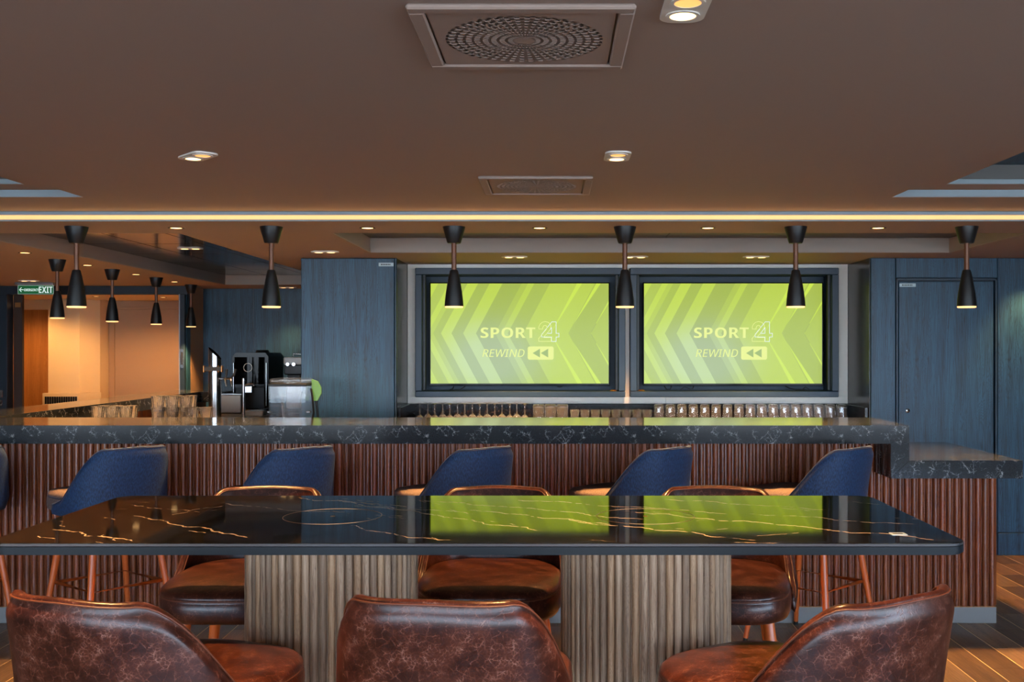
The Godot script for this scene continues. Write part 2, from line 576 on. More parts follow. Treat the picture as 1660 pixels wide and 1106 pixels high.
# black stone with long gold veins, drawn as wandering lines
func veined_stone() -> ImageTexture:
	var W := 2048
	var H := 704
	var base := noise_bytes(Vector2i(W, H), Vector2i(512, 176), FastNoiseLite.TYPE_SIMPLEX, 0.02, 51, 4)
	var im := tinted(base, Vector2i(W, H), [[0.2, Color(0.055, 0.05, 0.046)], [0.8, Color(0.105, 0.095, 0.088)]]).get_image()
	var r := RandomNumberGenerator.new()
	r.seed = 12
	var n := FastNoiseLite.new()
	n.seed = 4
	n.frequency = 0.012
	# [start x, start y, end x, end y, width]: veins that cross the table aslant, from its far edge towards its near edge
	var veins := [[150, 330, 560, 660, 2.2], [40, 520, 330, 700, 1.8], [560, 60, 1180, 560, 3.0], [470, 30, 900, 240, 2.2], [640, 150, 1010, 330, 2.0], [820, 60, 1420, 420, 2.6], [960, 240, 1330, 480, 2.6], [1040, 40, 1640, 330, 2.2], [1180, 380, 1560, 640, 2.2], [1330, 250, 2040, 690, 3.0], [1460, 60, 1900, 260, 1.8], [1640, 300, 2030, 480, 1.8], [250, 330, 340, 180, 2.0], [300, 120, 700, 330, 1.6], [80, 160, 330, 300, 1.4], [700, 480, 980, 690, 1.6]]
	for k in 34:
		var x := r.randf_range(0, W)
		var y := r.randf_range(0, H)
		var l := r.randf_range(30, 150)
		var a := r.randf_range(0.3, 0.9) * (1 if r.randf() < 0.85 else -1)
		veins.append([x, y, x + l * cos(a), y + l * sin(a), r.randf_range(0.7, 1.2)])
	for v in veins:
		var a := Vector2(v[0], v[1])
		var b := Vector2(v[2], v[3])
		var steps := int(a.distance_to(b) * 1.3)
		var side := (b - a).normalized().orthogonal()
		for i in steps:
			var t := float(i) / steps
			var p := a.lerp(b, t) + side * (n.get_noise_2d(p_key(v[0], t, steps), v[1]) * 34.0 + n.get_noise_2d(i * 2.5, v[1] + 90.0) * 4.0)
			var strength := clampf(0.7 + n.get_noise_2d(i * 1.7, v[0] + 300.0) * 1.2, 0.0, 1.0) * minf(1.0, minf(t, 1.0 - t) * 8.0)
			var w: float = v[4] * (0.8 + strength * 1.2)
			for dy in range(-3, 4):
				for dx in range(-1, 2):
					var q := Vector2i(int(p.x) + dx, int(p.y) + dy)
					if q.x < 0 or q.y < 0 or q.x >= W or q.y >= H: continue
					var f := clampf(w * 0.6 - absf(dy + 0.4 * dx) * 0.55, 0.0, 1.0) * strength
					if f > 0.02:
						im.set_pixelv(q, im.get_pixelv(q).lerp(Color(0.79, 0.69, 0.57), f))
	im.flip_y()
	return ImageTexture.create_from_image(im)

func p_key(x: float, t: float, steps: int) -> float:
	return x + t * steps * 0.35

# ---------------------------------------------------------------- room shell
func build_shell():
	var fl := structure("floor")
	fl.set_meta("label", "brown wooden plank floor with pale joints")
	slab("subfloor", -7.2, 5.2, -0.12, -0.0012, -3.2, 14.4, M.grout, fl, 0.0)
	var wn := structure("wall_near")
	var zs := -3.2
	slab("sill", -7.2, 5.2, 0.0, 0.55, zs - 0.2, zs, M.outer_wall, wn, 0.0)
	slab("head", -7.2, 5.2, 2.16, 2.5, zs - 0.2, zs, M.outer_wall, wn, 0.0)
	for k in 8:
		slab("pier", -7.2 + k * 1.757, -7.1 + k * 1.757, 0.55, 2.16, zs - 0.2, zs, M.outer_wall, wn, 0.0)
	for k in 7:
		window(k + 1, Vector3(-6.2715 + k * 1.757, 1.355, 3.3), 1.657, 1.61, 0.0)
	var wl := structure("wall_left")
	slab("panel", -7.4, -7.2, -0.1, 2.5, -3.4, 14.4, M.outer_wall, wl, 0.0)
	var wr := structure("wall_right")
	slab("panel", 5.2, 5.4, -0.1, 2.5, 1.3, 8.6, M.outer_wall, wr, 0.0)
	slab("sill", 5.2, 5.4, -0.1, 0.55, -3.4, 1.3, M.outer_wall, wr, 0.0)
	slab("head", 5.2, 5.4, 2.16, 2.5, -3.4, 1.3, M.outer_wall, wr, 0.0)
	for d in [-3.4, -0.95]:
		slab("pier", 5.2, 5.4, 0.55, 2.16, d, d + 0.2, M.outer_wall, wr, 0.0)
	window(8, Vector3(5.3, 1.355, 2.075), 2.25, 1.61, 90.0)  # unseen side window added to spread the daylight
	window(9, Vector3(5.3, 1.355, -0.275), 2.05, 1.61, 90.0)  # second added side window, likewise unseen

func window(n: int, at: Vector3, w: float, h: float, turn: float):
	var o := structure("window_%d" % n)
	o.position = at
	o.rotation_degrees.y = turn
	var st := start()
	for b in [[-w / 2, -w / 2 + 0.045, -h / 2, h / 2], [w / 2 - 0.045, w / 2, -h / 2, h / 2], [-w / 2, w / 2, -h / 2, -h / 2 + 0.045], [-w / 2, w / 2, h / 2 - 0.045, h / 2]]:
		box(st, Vector3(b[0], b[2], -0.03), Vector3(b[1], b[3], 0.03), 0.004)
	part("frame", st, M.alu, o)
	part("pane", box_st(Vector3(w - 0.08, h - 0.08, 0.006), 0.0), M.pane, o)

func build_ceiling():
	var c := structure("ceiling")
	var y := MAIN_CEILING
	var t := y + 0.06
	# main ceiling round two coffers
	for b in [[-2.2, 1.57, -3.2, 5.4], [-7.2, -2.2, 4.89, 5.4], [1.57, 5.2, 4.89, 5.4], [-7.2, -2.2, -3.2, 1.1], [1.57, 5.2, -3.2, 1.1], [-7.2, -6.6, 1.1, 4.89], [4.7, 5.2, 1.1, 4.89]]:
		slab("panel", b[0], b[1], y, t, b[2], b[3], M.ceiling, c, 0.0)
	slab("roof", -7.4, 5.4, 2.44, 2.56, -3.4, 14.4, M.outer_wall, c, 0.0)
	for s in [[-6.6, -2.2], [1.57, 4.7]]:
		var co := structure("trim_%d" % (1 if s[0] < 0 else 2))
		co.set_meta("label", "stepped ceiling coffer with a dark blue panelled top")
		# lower face of the step, then the lip and the panelled top
		for b in [[s[0] - 0.01, s[1] + 0.01, 4.885, 4.93], [s[0] - 0.01, s[1] + 0.01, 1.06, 1.105]]:
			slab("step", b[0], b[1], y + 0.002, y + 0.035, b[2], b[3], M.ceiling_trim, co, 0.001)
		var lip := y + 0.034
		for b in [[s[0] - 0.03, s[0] + 0.19, 1.08, 4.93], [s[1] - 0.19, s[1] + 0.03, 1.08, 4.93], [s[0] + 0.19, s[1] - 0.19, 4.72, 4.93], [s[0] + 0.19, s[1] - 0.19, 1.08, 1.29]]:
			slab("lip", b[0], b[1], lip, lip + 0.02, b[2], b[3], M.ceiling, co, 0.0)
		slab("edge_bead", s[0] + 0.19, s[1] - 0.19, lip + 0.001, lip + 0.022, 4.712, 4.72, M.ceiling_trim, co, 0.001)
		slab("cornice", s[0] + 0.14, s[1] - 0.14, lip + 0.022, lip + 0.10, 4.735, 4.79, M.tray_grey, co, 0.001)
		var k := 0
		for xx in range(5):
			var w: float = (s[1] - s[0] - 0.2) / 5.0
			for dd in 2:
				slab("blue_panel", s[0] + 0.1 + w * xx + 0.004, s[0] + 0.1 + w * (xx + 1) - 0.004, lip + 0.09, lip + 0.11, 1.15 + 1.81 * dd, 1.15 + 1.81 * (dd + 1) - 0.008, M.blue_wood, co, 0.002)
				k += 1
	# bar ceiling, a little lower, with two trays
	y = BAR_CEILING
	t = 2.26
	for b in [[-7.2, -3.4, 5.4, 11.6], [-2.14, -1.27, 5.4, 11.6], [2.7, 5.2, 5.4, 8.6], [-3.4, -2.14, 5.4, 5.97], [-3.4, -2.14, 10.8, 11.6], [-1.27, 2.7, 5.4, 5.95], [-1.27, 2.7, 7.18, 8.6]]:
		slab("bar_panel", b[0], b[1], y, t, b[2], b[3], M.ceiling, c, 0.0)
	# light channel in the riser between the two ceilings
	var ch := structure("trim_3")
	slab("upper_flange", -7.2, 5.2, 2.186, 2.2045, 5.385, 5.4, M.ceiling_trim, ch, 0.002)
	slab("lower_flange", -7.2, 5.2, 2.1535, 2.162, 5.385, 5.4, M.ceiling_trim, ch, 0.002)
	var led := thing("led_strip", "warm glowing light strip along the ceiling step above the bar", "light strip", V(-1.0, 2.174, 5.393))
	part("led_diffuser", box_st(Vector3(12.38, 0.023, 0.008)), M.led, led)
	var al := AreaLight3D.new()
	al.name = "strip_light"
	al.area_size = Vector2(12.3, 0.02)
	al.area_normalize_energy = false
	al.light_energy = 1.0
	al.light_color = Color(1.0, 0.74, 0.42)
	al.shadow_enabled = true
	al.area_range = 20.0
	led.add_child(al)
	al.rotation_degrees = Vector3(0, 180, 0)
	al.position = Vector3(0, 0, 0.006)
	# left tray: dark mirror panels
	var tl := structure("trim_4")
	tl.set_meta("label", "ceiling tray of dark mirror-like metal panels above the bar's left arm")
	for i in 3:
		for j in 6:
			var w := 1.26 / 3
			var l := 4.83 / 6
			slab("mirror_panel", -3.4 + w * i + 0.003, -3.4 + w * (i + 1) - 0.003, 2.256, 2.27, 5.97 + l * j + 0.003, 5.97 + l * (j + 1) - 0.003, M.tray_panel, tl, 0.002)
	slab("side_fascia", -3.405, -3.395, 2.157, 2.256, 5.97, 10.8, M.fascia, tl, 0.002)
	slab("end_fascia", -3.4, -2.14, 2.157, 2.256, 10.795, 10.805, M.fascia, tl, 0.002)
	for i in 3:
		var st := start()
		ring(st, 0.10, 0.085, 0.004)
		ring(st, 0.07, 0.058, 0.004)
		ring(st, 0.045, 0.034, 0.004)
		var g := thing("ceiling_grille", "round dark vent grille in the mirrored ceiling tray, %s from the corridor doorway" % ["third", "second", "first"][i], "vent", V(-2.4, 2.252, 6.7 + 1.3 * i), 0, "grilles in the mirrored ceiling tray")
		part("grille_rings", st, M.black_metal, g)
	# middle tray
	var tm := structure("trim_5")
	tm.set_meta("label", "long recessed ceiling tray in front of the screens")
	slab("top_panel", -1.27, 0.75, 2.257, 2.27, 5.95, 7.18, M.tray_grey, tm, 0.001)
	slab("top_panel", 0.755, 2.7, 2.257, 2.27, 5.95, 7.18, M.tray_grey, tm, 0.001)
	slab("back_fascia", -1.27, 2.7, 2.157, 2.256, 7.175, 7.185, M.fascia, tm, 0.002)
	slab("side_fascia", -1.275, -1.265, 2.157, 2.256, 5.95, 7.18, M.fascia, tm, 0.002)
	slab("side_fascia", 2.695, 2.705, 2.157, 2.256, 5.95, 7.18, M.fascia, tm, 0.002)

func box_st(size: Vector3, bev := 0.002) -> SurfaceTool:
	var st := start()
	box(st, size * -0.5, size * 0.5, bev)
	return st

# a flat ring lying level, its lower face at y = 0
func ring(st: SurfaceTool, r1: float, r0: float, h: float, seg := 40, at := Vector3.ZERO):
	lathe(st, [Vector2(r0, 0), Vector2(r1, 0), Vector2(r1, h), Vector2(r0, h), Vector2(r0, 0)], seg, at)

func build_far_left():
	# wall with the wide doorway, the corridor behind it and the dark blue wall beside it
	var w := structure("wall_far")
	slab("side_panel", -7.2, -5.86, 0.0, 2.155, 11.0, 11.1, M.blue_wood, w, 0.0)
	slab("header", -7.2, -3.85, 2.066, 2.155, 10.98, 11.1, M.door_blue, w, 0.003)
	slab("return_panel", -3.9, -3.86, 0.0, 2.155, 11.0, 11.55, M.blue_wood, w, 0.002)
	for k in 3:
		slab("panel", -4.05 + 0.74 * k + 0.002, -4.05 + 0.74 * (k + 1) - 0.002, 0.0, 2.155, 11.5, 11.6, M.blue_wood, w, 0.002)
	var fr := structure("door_2")
	fr.set_meta("label", "dark blue frame of the wide doorway to the warm corridor")
	slab("jamb", -5.86, -5.735, 0.0, 2.066, 10.97, 11.1, M.door_blue, fr, 0.004)
	slab("lock_plate", -5.815, -5.775, 0.985, 1.065, 10.962, 10.97, M.steel, fr, 0.004)
	slab("handle_plate", -5.812, -5.782, 0.895, 0.96, 10.962, 10.97, M.steel, fr, 0.004)
	var hs := start()
	tube(hs, [V(-5.797, 0.925, 10.965), V(-5.797, 0.925, 10.92), V(-5.87, 0.925, 10.92)], 0.009, 8)
	part("lever", hs, M.steel, fr)
	var sl := structure("door_3")
	sl.set_meta("label", "dark blue sliding door leaf with a steel pull, slid open beside the doorway")
	slab("leaf", -3.915, -3.865, 0.0, 2.066, 10.94, 10.98, M.door_blue, sl, 0.003)
	slab("edge_strip", -3.93, -3.916, 0.0, 2.066, 10.945, 10.975, M.alu, sl, 0.002)
	var pl := start()
	prism(pl, rounded_rect(0.034, 0.2, 0.014), 0.0, 0.006)
	part("pull_plate", pl, M.steel, sl, V(-3.893, 1.395, 10.94))
	slab("finger_slot", -3.902, -3.884, 1.33, 1.46, 10.931, 10.9335, M.black, sl, 0.001)
	var leaf := structure("door_4")
	leaf.set_meta("label", "dark brown door leaf standing open inside the doorway")
	slab("leaf", -5.735, -5.64, 0.0, 2.066, 11.1, 11.14, M.door_brown, leaf, 0.003)
	slab("plate", -5.715, -5.655, 1.935, 1.985, 11.092, 11.099, M.brass, leaf, 0.002)
	# corridor
	var c := structure("wall_corridor")
	slab("corridor_ceiling", -7.2, -3.86, 2.10, 2.16, 11.1, 13.9, M.cream, c, 0.0)
	slab("wood_panel", -7.2, -6.05, 0.0, 2.10, 13.0, 13.1, M.orange_wood, c, 0.0)
	slab("soffit", -7.2, -6.05, 1.98, 2.10, 12.9, 13.0, M.cream, c, 0.0)
	slab("tan_panel", -5.62, -3.86, 0.0, 1.99, 13.2, 13.3, M.tan, c, 0.002)
	slab("cornice", -5.62, -3.86, 1.99, 2.02, 13.16, 13.3, M.tan, c, 0.004)
	slab("upper_panel", -5.62, -3.86, 2.02, 2.10, 13.2, 13.3, M.tan, c, 0.002)
	slab("edge_stile", -5.60, -5.54, 0.0, 1.96, 13.18, 13.2, M.tan, c, 0.003)
	slab("rear_wall", -7.2, -3.86, 0.0, 2.16, 13.4, 13.5, M.tan, c, 0.0)
	slab("end_wall", -3.95, -3.86, 0.0, 2.16, 11.1, 13.4, M.tan, c, 0.0)
	var p := start()
	prism(p, PackedVector2Array([Vector2(-6.14, 12.7), Vector2(-5.76, 12.7), Vector2(-5.62, 12.95), Vector2(-5.62, 13.2), Vector2(-6.14, 13.2)]), 0.0, 2.10, Vector3.ZERO, FLAT)
	part("pilaster", p, M.cream, c)
	var bx := thing("vent_box", "cream radiator box with dark grilles round the corridor pilaster", "radiator", V(-5.9, 0.0, 12.65))
	var bs := start()
	prism(bs, PackedVector2Array([Vector2(-6.17, 12.62), Vector2(-5.74, 12.62), Vector2(-5.585, 12.9), Vector2(-5.585, 12.96), Vector2(-5.775, 12.695), Vector2(-6.17, 12.695)]), 0.0, 0.96, -bx.position, FLAT)
	part("body", bs, M.cream, bx)
	var gs := start()
	for k in 14:
		box(gs, V(-6.14 + k * 0.028, 0.83, 12.618) - bx.position, V(-6.14 + k * 0.028 + 0.022, 0.92, 12.612) - bx.position, 0.001)
	part("grille", gs, M.black, bx)
	for q in [[-4.6, 12.3, "first"], [-5.3, 12.1, "second"], [-6.4, 12.2, "third"]]:
		round_downlight(q[0], 2.10, q[1], "small warm corridor downlight beyond the doorway, %s from the sliding door" % q[2], "corridor downlights", 2.2, 78.0)

func build_right_wall():
	var w := structure("wall_back")
	var d := 7.6
	# panels beside the niche, each with its own edges
	for b in [[2.289, 2.466, 0.165, 2.155], [2.470, 3.204, 2.012, 2.155], [3.208, 3.95, 0.165, 2.155], [3.954, 5.2, 0.165, 2.155]]:
		slab("panel", b[0], b[1], b[2], b[3], d, d + 0.05, M.blue_wood, w, 0.003)
	slab("backing", 2.285, 5.2, 0.0, 2.155, d + 0.03, d + 0.9, M.door_blue, w, 0.0)
	var bb := structure("baseboard_back")
	slab("board", 2.289, 2.466, 0.0, 0.162, d - 0.004, d + 0.05, M.blue_wood, bb, 0.003)
	slab("board", 3.208, 5.2, 0.0, 0.162, d - 0.004, d + 0.05, M.blue_wood, bb, 0.003)
	var dr := structure("door_1")
	dr.set_meta("label", "dark blue wood-grain service door with a small white number label")
	slab("frame_bar", 2.470, 2.486, 0.0, 2.008, d - 0.002, d + 0.05, M.frame_blue, dr, 0.003)
	slab("frame_bar", 3.188, 3.204, 0.0, 2.008, d - 0.002, d + 0.05, M.frame_blue, dr, 0.003)
	slab("frame_bar", 2.470, 3.204, 1.992, 2.008, d - 0.002, d + 0.05, M.frame_blue, dr, 0.003)
	slab("leaf", 2.492, 3.182, 0.01, 1.986, d + 0.008, d + 0.05, M.blue_wood, dr, 0.004)
	var lk := start()
	lathe(lk, [Vector2(0.0, 0.006), Vector2(0.013, 0.006), Vector2(0.0165, 0.003), Vector2(0.0165, 0.0)], 20)
	var l := part("lock", lk, M.steel, dr, V(2.557, 1.048, d + 0.008))
	l.rotation_degrees.x = 90
	slab("keyhole", 2.553, 2.561, 1.044, 1.052, d + 0.0005, d + 0.003, M.black, dr, 0.001)
	number_label("white printed number label on the dark blue service door", V(2.556, 1.959, d + 0.006), Basis.IDENTITY, 0.118, 0.025)
	# block between the bar's left end and the niche
	var p := structure("wall_pillar")
	slab("front_panel", -1.842, -1.166, 0.0, 2.153, d, d + 0.04, M.blue_wood, p, 0.004)
	slab("core", -1.838, -1.166, 0.0, 2.153, d + 0.04, 11.5, M.blue_wood, p, 0.0)
	slab("edge_strip", -1.163, -1.150, 0.0, 2.153, d - 0.004, d + 0.03, M.frame_blue, p, 0.003)
	number_label("white printed number label high on the blue wooden pillar", V(-1.225, 2.108, d - 0.001), Basis.IDENTITY, 0.108, 0.026)

func number_label(label: String, at: Vector3, basis: Basis, w: float, h: float):
	var t := thing("number_label", label, "label", at)
	var st := start()
	prism(st, rounded_rect(w, h, 0.002, 2), 0.0, 0.0012, Vector3.ZERO, basis)
	part("card", st, M.paper, t)
	# print too small to read: short dark marks
	var ks := start()
	var x := -w * 0.34
	for wd in [0.10, 0.04, 0.06, 0.06, 0.04, 0.08, 0.03, 0.07, 0.06]:
		prism(ks, rounded_rect(w * wd * 0.8, h * 0.36, 0.0008, 1), 0.0, 0.0016, basis * Vector3(x + w * wd * 0.4, 0, 0), basis)
		x += w * (wd + 0.012)
	part("print", ks, M.ink, t)

# ---------------------------------------------------------------- screens' niche
func build_niche():
	var n := structure("wall_niche")
	slab("side_jamb", -1.170, -1.152, 0.0, 2.155, 7.63, 8.4, M.dark_laminate, n, 0.0)
	slab("side_jamb", 2.282, 2.30, 0.0, 2.155, 7.62, 8.4, M.dark_laminate, n, 0.0)
	var d := 8.17
	slab("top_board", -1.15, 0.558, 2.123, 2.155, d, d + 0.2, M.white_paint, n, 0.001)
	slab("top_board", 0.560, 2.28, 2.123, 2.155, d, d + 0.2, M.white_paint, n, 0.001)
	slab("bottom_board", -1.15, 0.86, 1.07, 1.122, d, d + 0.2, M.white_paint, n, 0.001)
	slab("bottom_board", 0.862, 2.28, 1.07, 1.122, d, d + 0.2, M.white_paint, n, 0.001)
	slab("side_board", -1.15, -1.083, 1.122, 2.123, d, d + 0.2, M.white_paint, n, 0.001)
	slab("middle_board", 0.543, 0.577, 1.122, 2.123, d, d + 0.2, M.white_paint, n, 0.001)
	slab("side_board", 2.188, 2.28, 1.122, 2.123, d, d + 0.2, M.white_paint, n, 0.001)
	slab("rear_wall", -1.17, 2.30, 0.0, 2.155, 8.4, 8.5, M.door_blue, n, 0.0)
	var tex := screen_picture()
	var scr := glow(Color.WHITE, 0.86)
	scr.albedo_color = Color(0.02, 0.02, 0.02)
	scr.roughness = 0.3
	scr.emission_texture = tex
	scr.emission_operator = BaseMaterial3D.EMISSION_OP_MULTIPLY
	M.screen = scr
	screen_case(-1.079, 0.5405, "dark blue recessed wall case around the screen beside the pillar", -0.974, "green television showing SPORT 24 REWIND beside the pillar")
	screen_case(0.5785, 2.186, "dark blue recessed wall case around the screen beside the service door", 0.6946, "green television showing SPORT 24 REWIND beside the service door")

func screen_case(x0: float, x1: float, label: String, sx: float, tv_label: String):
	var y0 := 1.124
	var y1 := 2.121
	var t := thing("screen_case", label, "wall case", V((x0 + x1) / 2, 1.12, 8.22))
	var w := 0.052
	slab("frame_bar", x0, x1, y1 - w, y1, 8.08, 8.36, M.frame_blue, t, 0.004)
	slab("frame_bar", x0, x1, y0, y0 + w - 0.006, 8.08, 8.36, M.frame_blue, t, 0.004)
	slab("frame_bar", x0, x0 + w, y0 + w - 0.006, y1 - w, 8.08, 8.36, M.frame_blue, t, 0.004)
	slab("frame_bar", x1 - w, x1, y0 + w - 0.006, y1 - w, 8.08, 8.36, M.frame_blue, t, 0.004)
	slab("inner_lip", x0 + w, x0 + w + 0.022, y0 + w, y1 - w, 8.13, 8.17, M.black_metal, t, 0.002)
	slab("inner_lip", x1 - w - 0.022, x1 - w, y0 + w, y1 - w, 8.13, 8.17, M.black_metal, t, 0.002)
	slab("back_plate", x0 + 0.01, x1 - 0.01, y0 + 0.01, y1 - 0.01, 8.34, 8.37, M.recess_blue, t, 0.0)
	# the television
	var W := 1.392
	var H := 0.783
	var tv := thing("television", tv_label, "television", V(sx + W / 2, 1.6165, 8.2), 0, "")
	part("housing", box_st(Vector3(W + 0.018, H + 0.026, 0.04), 0.004), M.gloss_black, tv, Vector3(0, -0.005, -0.022))
	var st := start()
	quad(st, Vector3(-W / 2, -H / 2, 0), Vector3(W / 2, -H / 2, 0), Vector3(W / 2, H / 2, 0), Vector3(-W / 2, H / 2, 0), Vector3.BACK)
	var panel := part("screen", st, M.screen, tv, Vector3(0, 0, 0.0005))
	var sl := AreaLight3D.new()
	sl.name = "screen_light"
	sl.area_size = Vector2(W, H)
	sl.area_normalize_energy = false
	sl.light_energy = 0.02
	sl.light_color = Color(0.80, 0.90, 0.35)
	sl.area_range = 20.0
	sl.shadow_enabled = true
	tv.add_child(sl)
	sl.position = Vector3(0, 0, 0.012)
	sl.rotation_degrees = Vector3(0, 180, 0)
	part("wall_bracket", box_st(Vector3(0.4, 0.3, 0.085), 0.004), M.black_metal, tv, Vector3(0, 0, -0.084))
	# picture lettering, in the pixels of a 1260 x 707 picture
	var at := func(X: float, Y: float) -> Vector3: return Vector3((X / 1260.0 - 0.5) * W, (0.5 - Y / 707.0) * H, 0.0006)
	var u := W / 1260.0
	var yellow := M.screen_text as StandardMaterial3D
	lettering("screen_word", "SPORT", 388 * u, 74 * u, yellow, panel, at.call(547, 348), true)
	lettering("screen_word", "REWIND", 292 * u, 54 * u, yellow, panel, at.call(518, 492), false, 0.2)
	var four := [[858, 271], [888, 271], [888, 352], [908, 352], [908, 378], [888, 378], [888, 410], [856, 410], [856, 378], [786, 378], [786, 360], [858, 271]]
	var hole := [[856, 312], [824, 352], [856, 352], [856, 312]]
	var two := [[766, 322], [766, 308], [774, 288], [790, 274], [811, 269], [832, 274], [848, 288], [852, 306], [846, 326], [806, 372], [802, 382], [853, 382], [853, 409], [765, 409], [765, 388], [818, 326], [824, 312], [820, 300], [810, 295], [800, 299], [794, 310], [793, 322], [766, 322]]
	for o in [[two, M.screen_text], [four, M.screen_white], [hole, M.screen_white]]:
		var ls := start()
		var pts: Array = o[0]
		for i in pts.size() - 1:
			var a: Vector3 = at.call(pts[i][0], pts[i][1])
			var b: Vector3 = at.call(pts[i + 1][0], pts[i + 1][1])
			var sd := (b - a).normalized().cross(Vector3.BACK) * u * 2.1
			var ext := (b - a).normalized() * u * 1.8
			quad(ls, a - sd - ext, b - sd + ext, b + sd + ext, a + sd - ext, Vector3.BACK)
		part("screen_numeral", ls, o[1], panel)
	var rs := start()
	prism(rs, rounded_rect(184 * u, 94 * u, 14 * u), 0.0, 0.0005)
	part("screen_button", rs, yellow, panel, at.call(779, 492))
	for k in 2:
		var ts := start()
		var X := 722.0 + k * 58.0
		var p := PackedVector2Array()
		for q in [[X, 492], [X + 52, 461], [X + 52, 523]]:
			var v: Vector3 = at.call(q[0], q[1])
			p.append(Vector2(v.x, v.y))
		prism(ts, p, 0.0007, 0.0012)
		part("screen_arrow", ts, M.screen_green, panel)
	# loose cables under it
	if sx < 0:
		cable(tv, [V(-0.80, 1.20, 8.26), V(-0.80, 1.185, 8.2), V(-0.82, 1.178, 8.15), V(-0.79, 1.177, 8.15), V(-0.74, 1.180, 8.16), V(-0.71, 1.20, 8.2), V(-0.70, 1.22, 8.26)], 0.004)
		cable(tv, [V(0.01, 1.215, 8.26), V(0.02, 1.20, 8.2), V(0.04, 1.196, 8.2), V(0.055, 1.205, 8.2), V(0.06, 1.22, 8.26)], 0.003)
	else:
		cable(tv, [V(0.85, 1.215, 8.26), V(0.87, 1.18, 8.2), V(0.90, 1.18, 8.2), V(0.92, 1.215, 8.26)], 0.004)
		cable(tv, [V(0.98, 1.178, 8.18), V(1.01, 1.20, 8.2), V(1.06, 1.178, 8.18), V(1.08, 1.19, 8.2), V(1.09, 1.215, 8.26)], 0.004)
		cable(tv, [V(1.79, 1.215, 8.26), V(1.83, 1.19, 8.2), V(1.88, 1.177, 8.18), V(1.95, 1.18, 8.18)], 0.004)
		cable(tv, [V(1.93, 1.178, 8.18), V(1.955, 1.2, 8.2), V(1.985, 1.178, 8.18)], 0.004)
	var ss := start()
	lathe(ss, [Vector2(0, 0.012), Vector2(0.02, 0.010), Vector2(0.028, 0.0)], 20)
	var sn := MeshInstance3D.new()
	sn.name = numbered("sensor_puck")
	sn.mesh = ss.commit()
	sn.set_surface_override_material(0, M.brass)
	tag(sn, "small copper puck in the corner of the screen case by the pillar" if sx < 0 else "small copper puck in the corner of the screen case by the service door", "sensor")
	add_child(sn)
	sn.position = V(x1 - 0.09 if sx < 0 else x0 + 0.09, y0 + w - 0.006, 8.12)

func cable(tv: Node3D, pts: Array, r: float):
	var st := start()
	tube(st, pts, r, 6)
	part("cable", st, M.rubber, tv, -tv.position)

func screen_picture() -> ImageTexture:
	var W := 1008
	var H := 566
	var im := Image.create(W, H, false, Image.FORMAT_RGB8)
	# apex position of each chevron's left edge (of 1260) and its tone; the tone holds until the next
	var bands := [[-400, 0.93], [-190, 1.0], [-134, 0.90], [-60, 1.0], [-18, 0.94], [18, 0.87], [73, 1.0], [148, 0.85], [230, 0.98], [321, 0.83], [456, 0.90], [501, 0.97], [546, 0.86], [656, 0.96], [975, 0.86], [1132, 0.90]]
	for y in H:
		var Y := (y + 0.5) / H * 707.0
		var off := absf(Y - 352.0)
		for x in W:
			var X := (x + 0.5) / W * 1260.0
			var c := X - off * 0.535
			var tone := 0.9
			for b in bands:
				if c >= b[0]: tone = b[1]
			# slim bright wedges on the right
			if off > 8.0:
				var e1 := X - (850.0 + off * 0.53)
				if e1 > 0.0 and e1 < off * 0.10: tone = 1.06
				var e2 := X - (975.0 + off * 0.56)
				if e2 > 0.0 and e2 < maxf(0.0, off - 60.0) * 0.11: tone = 1.06
				var e3 := X - (1132.0 + off * 0.56)
				if e3 > 0.0 and e3 < maxf(2.5, (off - 40.0) * 0.06): tone = 1.06 if off > 70.0 else 0.70
			var pale := clampf(1.25 - Vector2((X - 430.0) / 520.0, (Y - 540.0) / 380.0).length(), 0.0, 1.0)
			pale = pale * pale * (3.0 - 2.0 * pale)
			var left := clampf(1.0 - X / 700.0, 0.0, 1.0) * 0.25
			var col := Color(0.77, 0.87, 0.0).lerp(Color(0.775, 0.87, 0.57), clampf(pale * 0.95 + left * 0.5, 0.0, 1.0))
			im.set_pixel(x, y, Color(minf(1.0, col.r * tone), minf(1.0, col.g * tone), minf(1.0, col.b * tone)))
	M.screen_text = glow(Color(0.93, 0.97, 0.58), 0.95)
	M.screen_white = glow(Color(0.92, 0.98, 0.96), 0.95)
	M.screen_green = glow(Color(0.70, 0.81, 0.50), 0.80)
	for k in ["screen_text", "screen_white", "screen_green"]:
		M[k].albedo_color = Color(0.02, 0.02, 0.02)
	return ImageTexture.create_from_image(im)

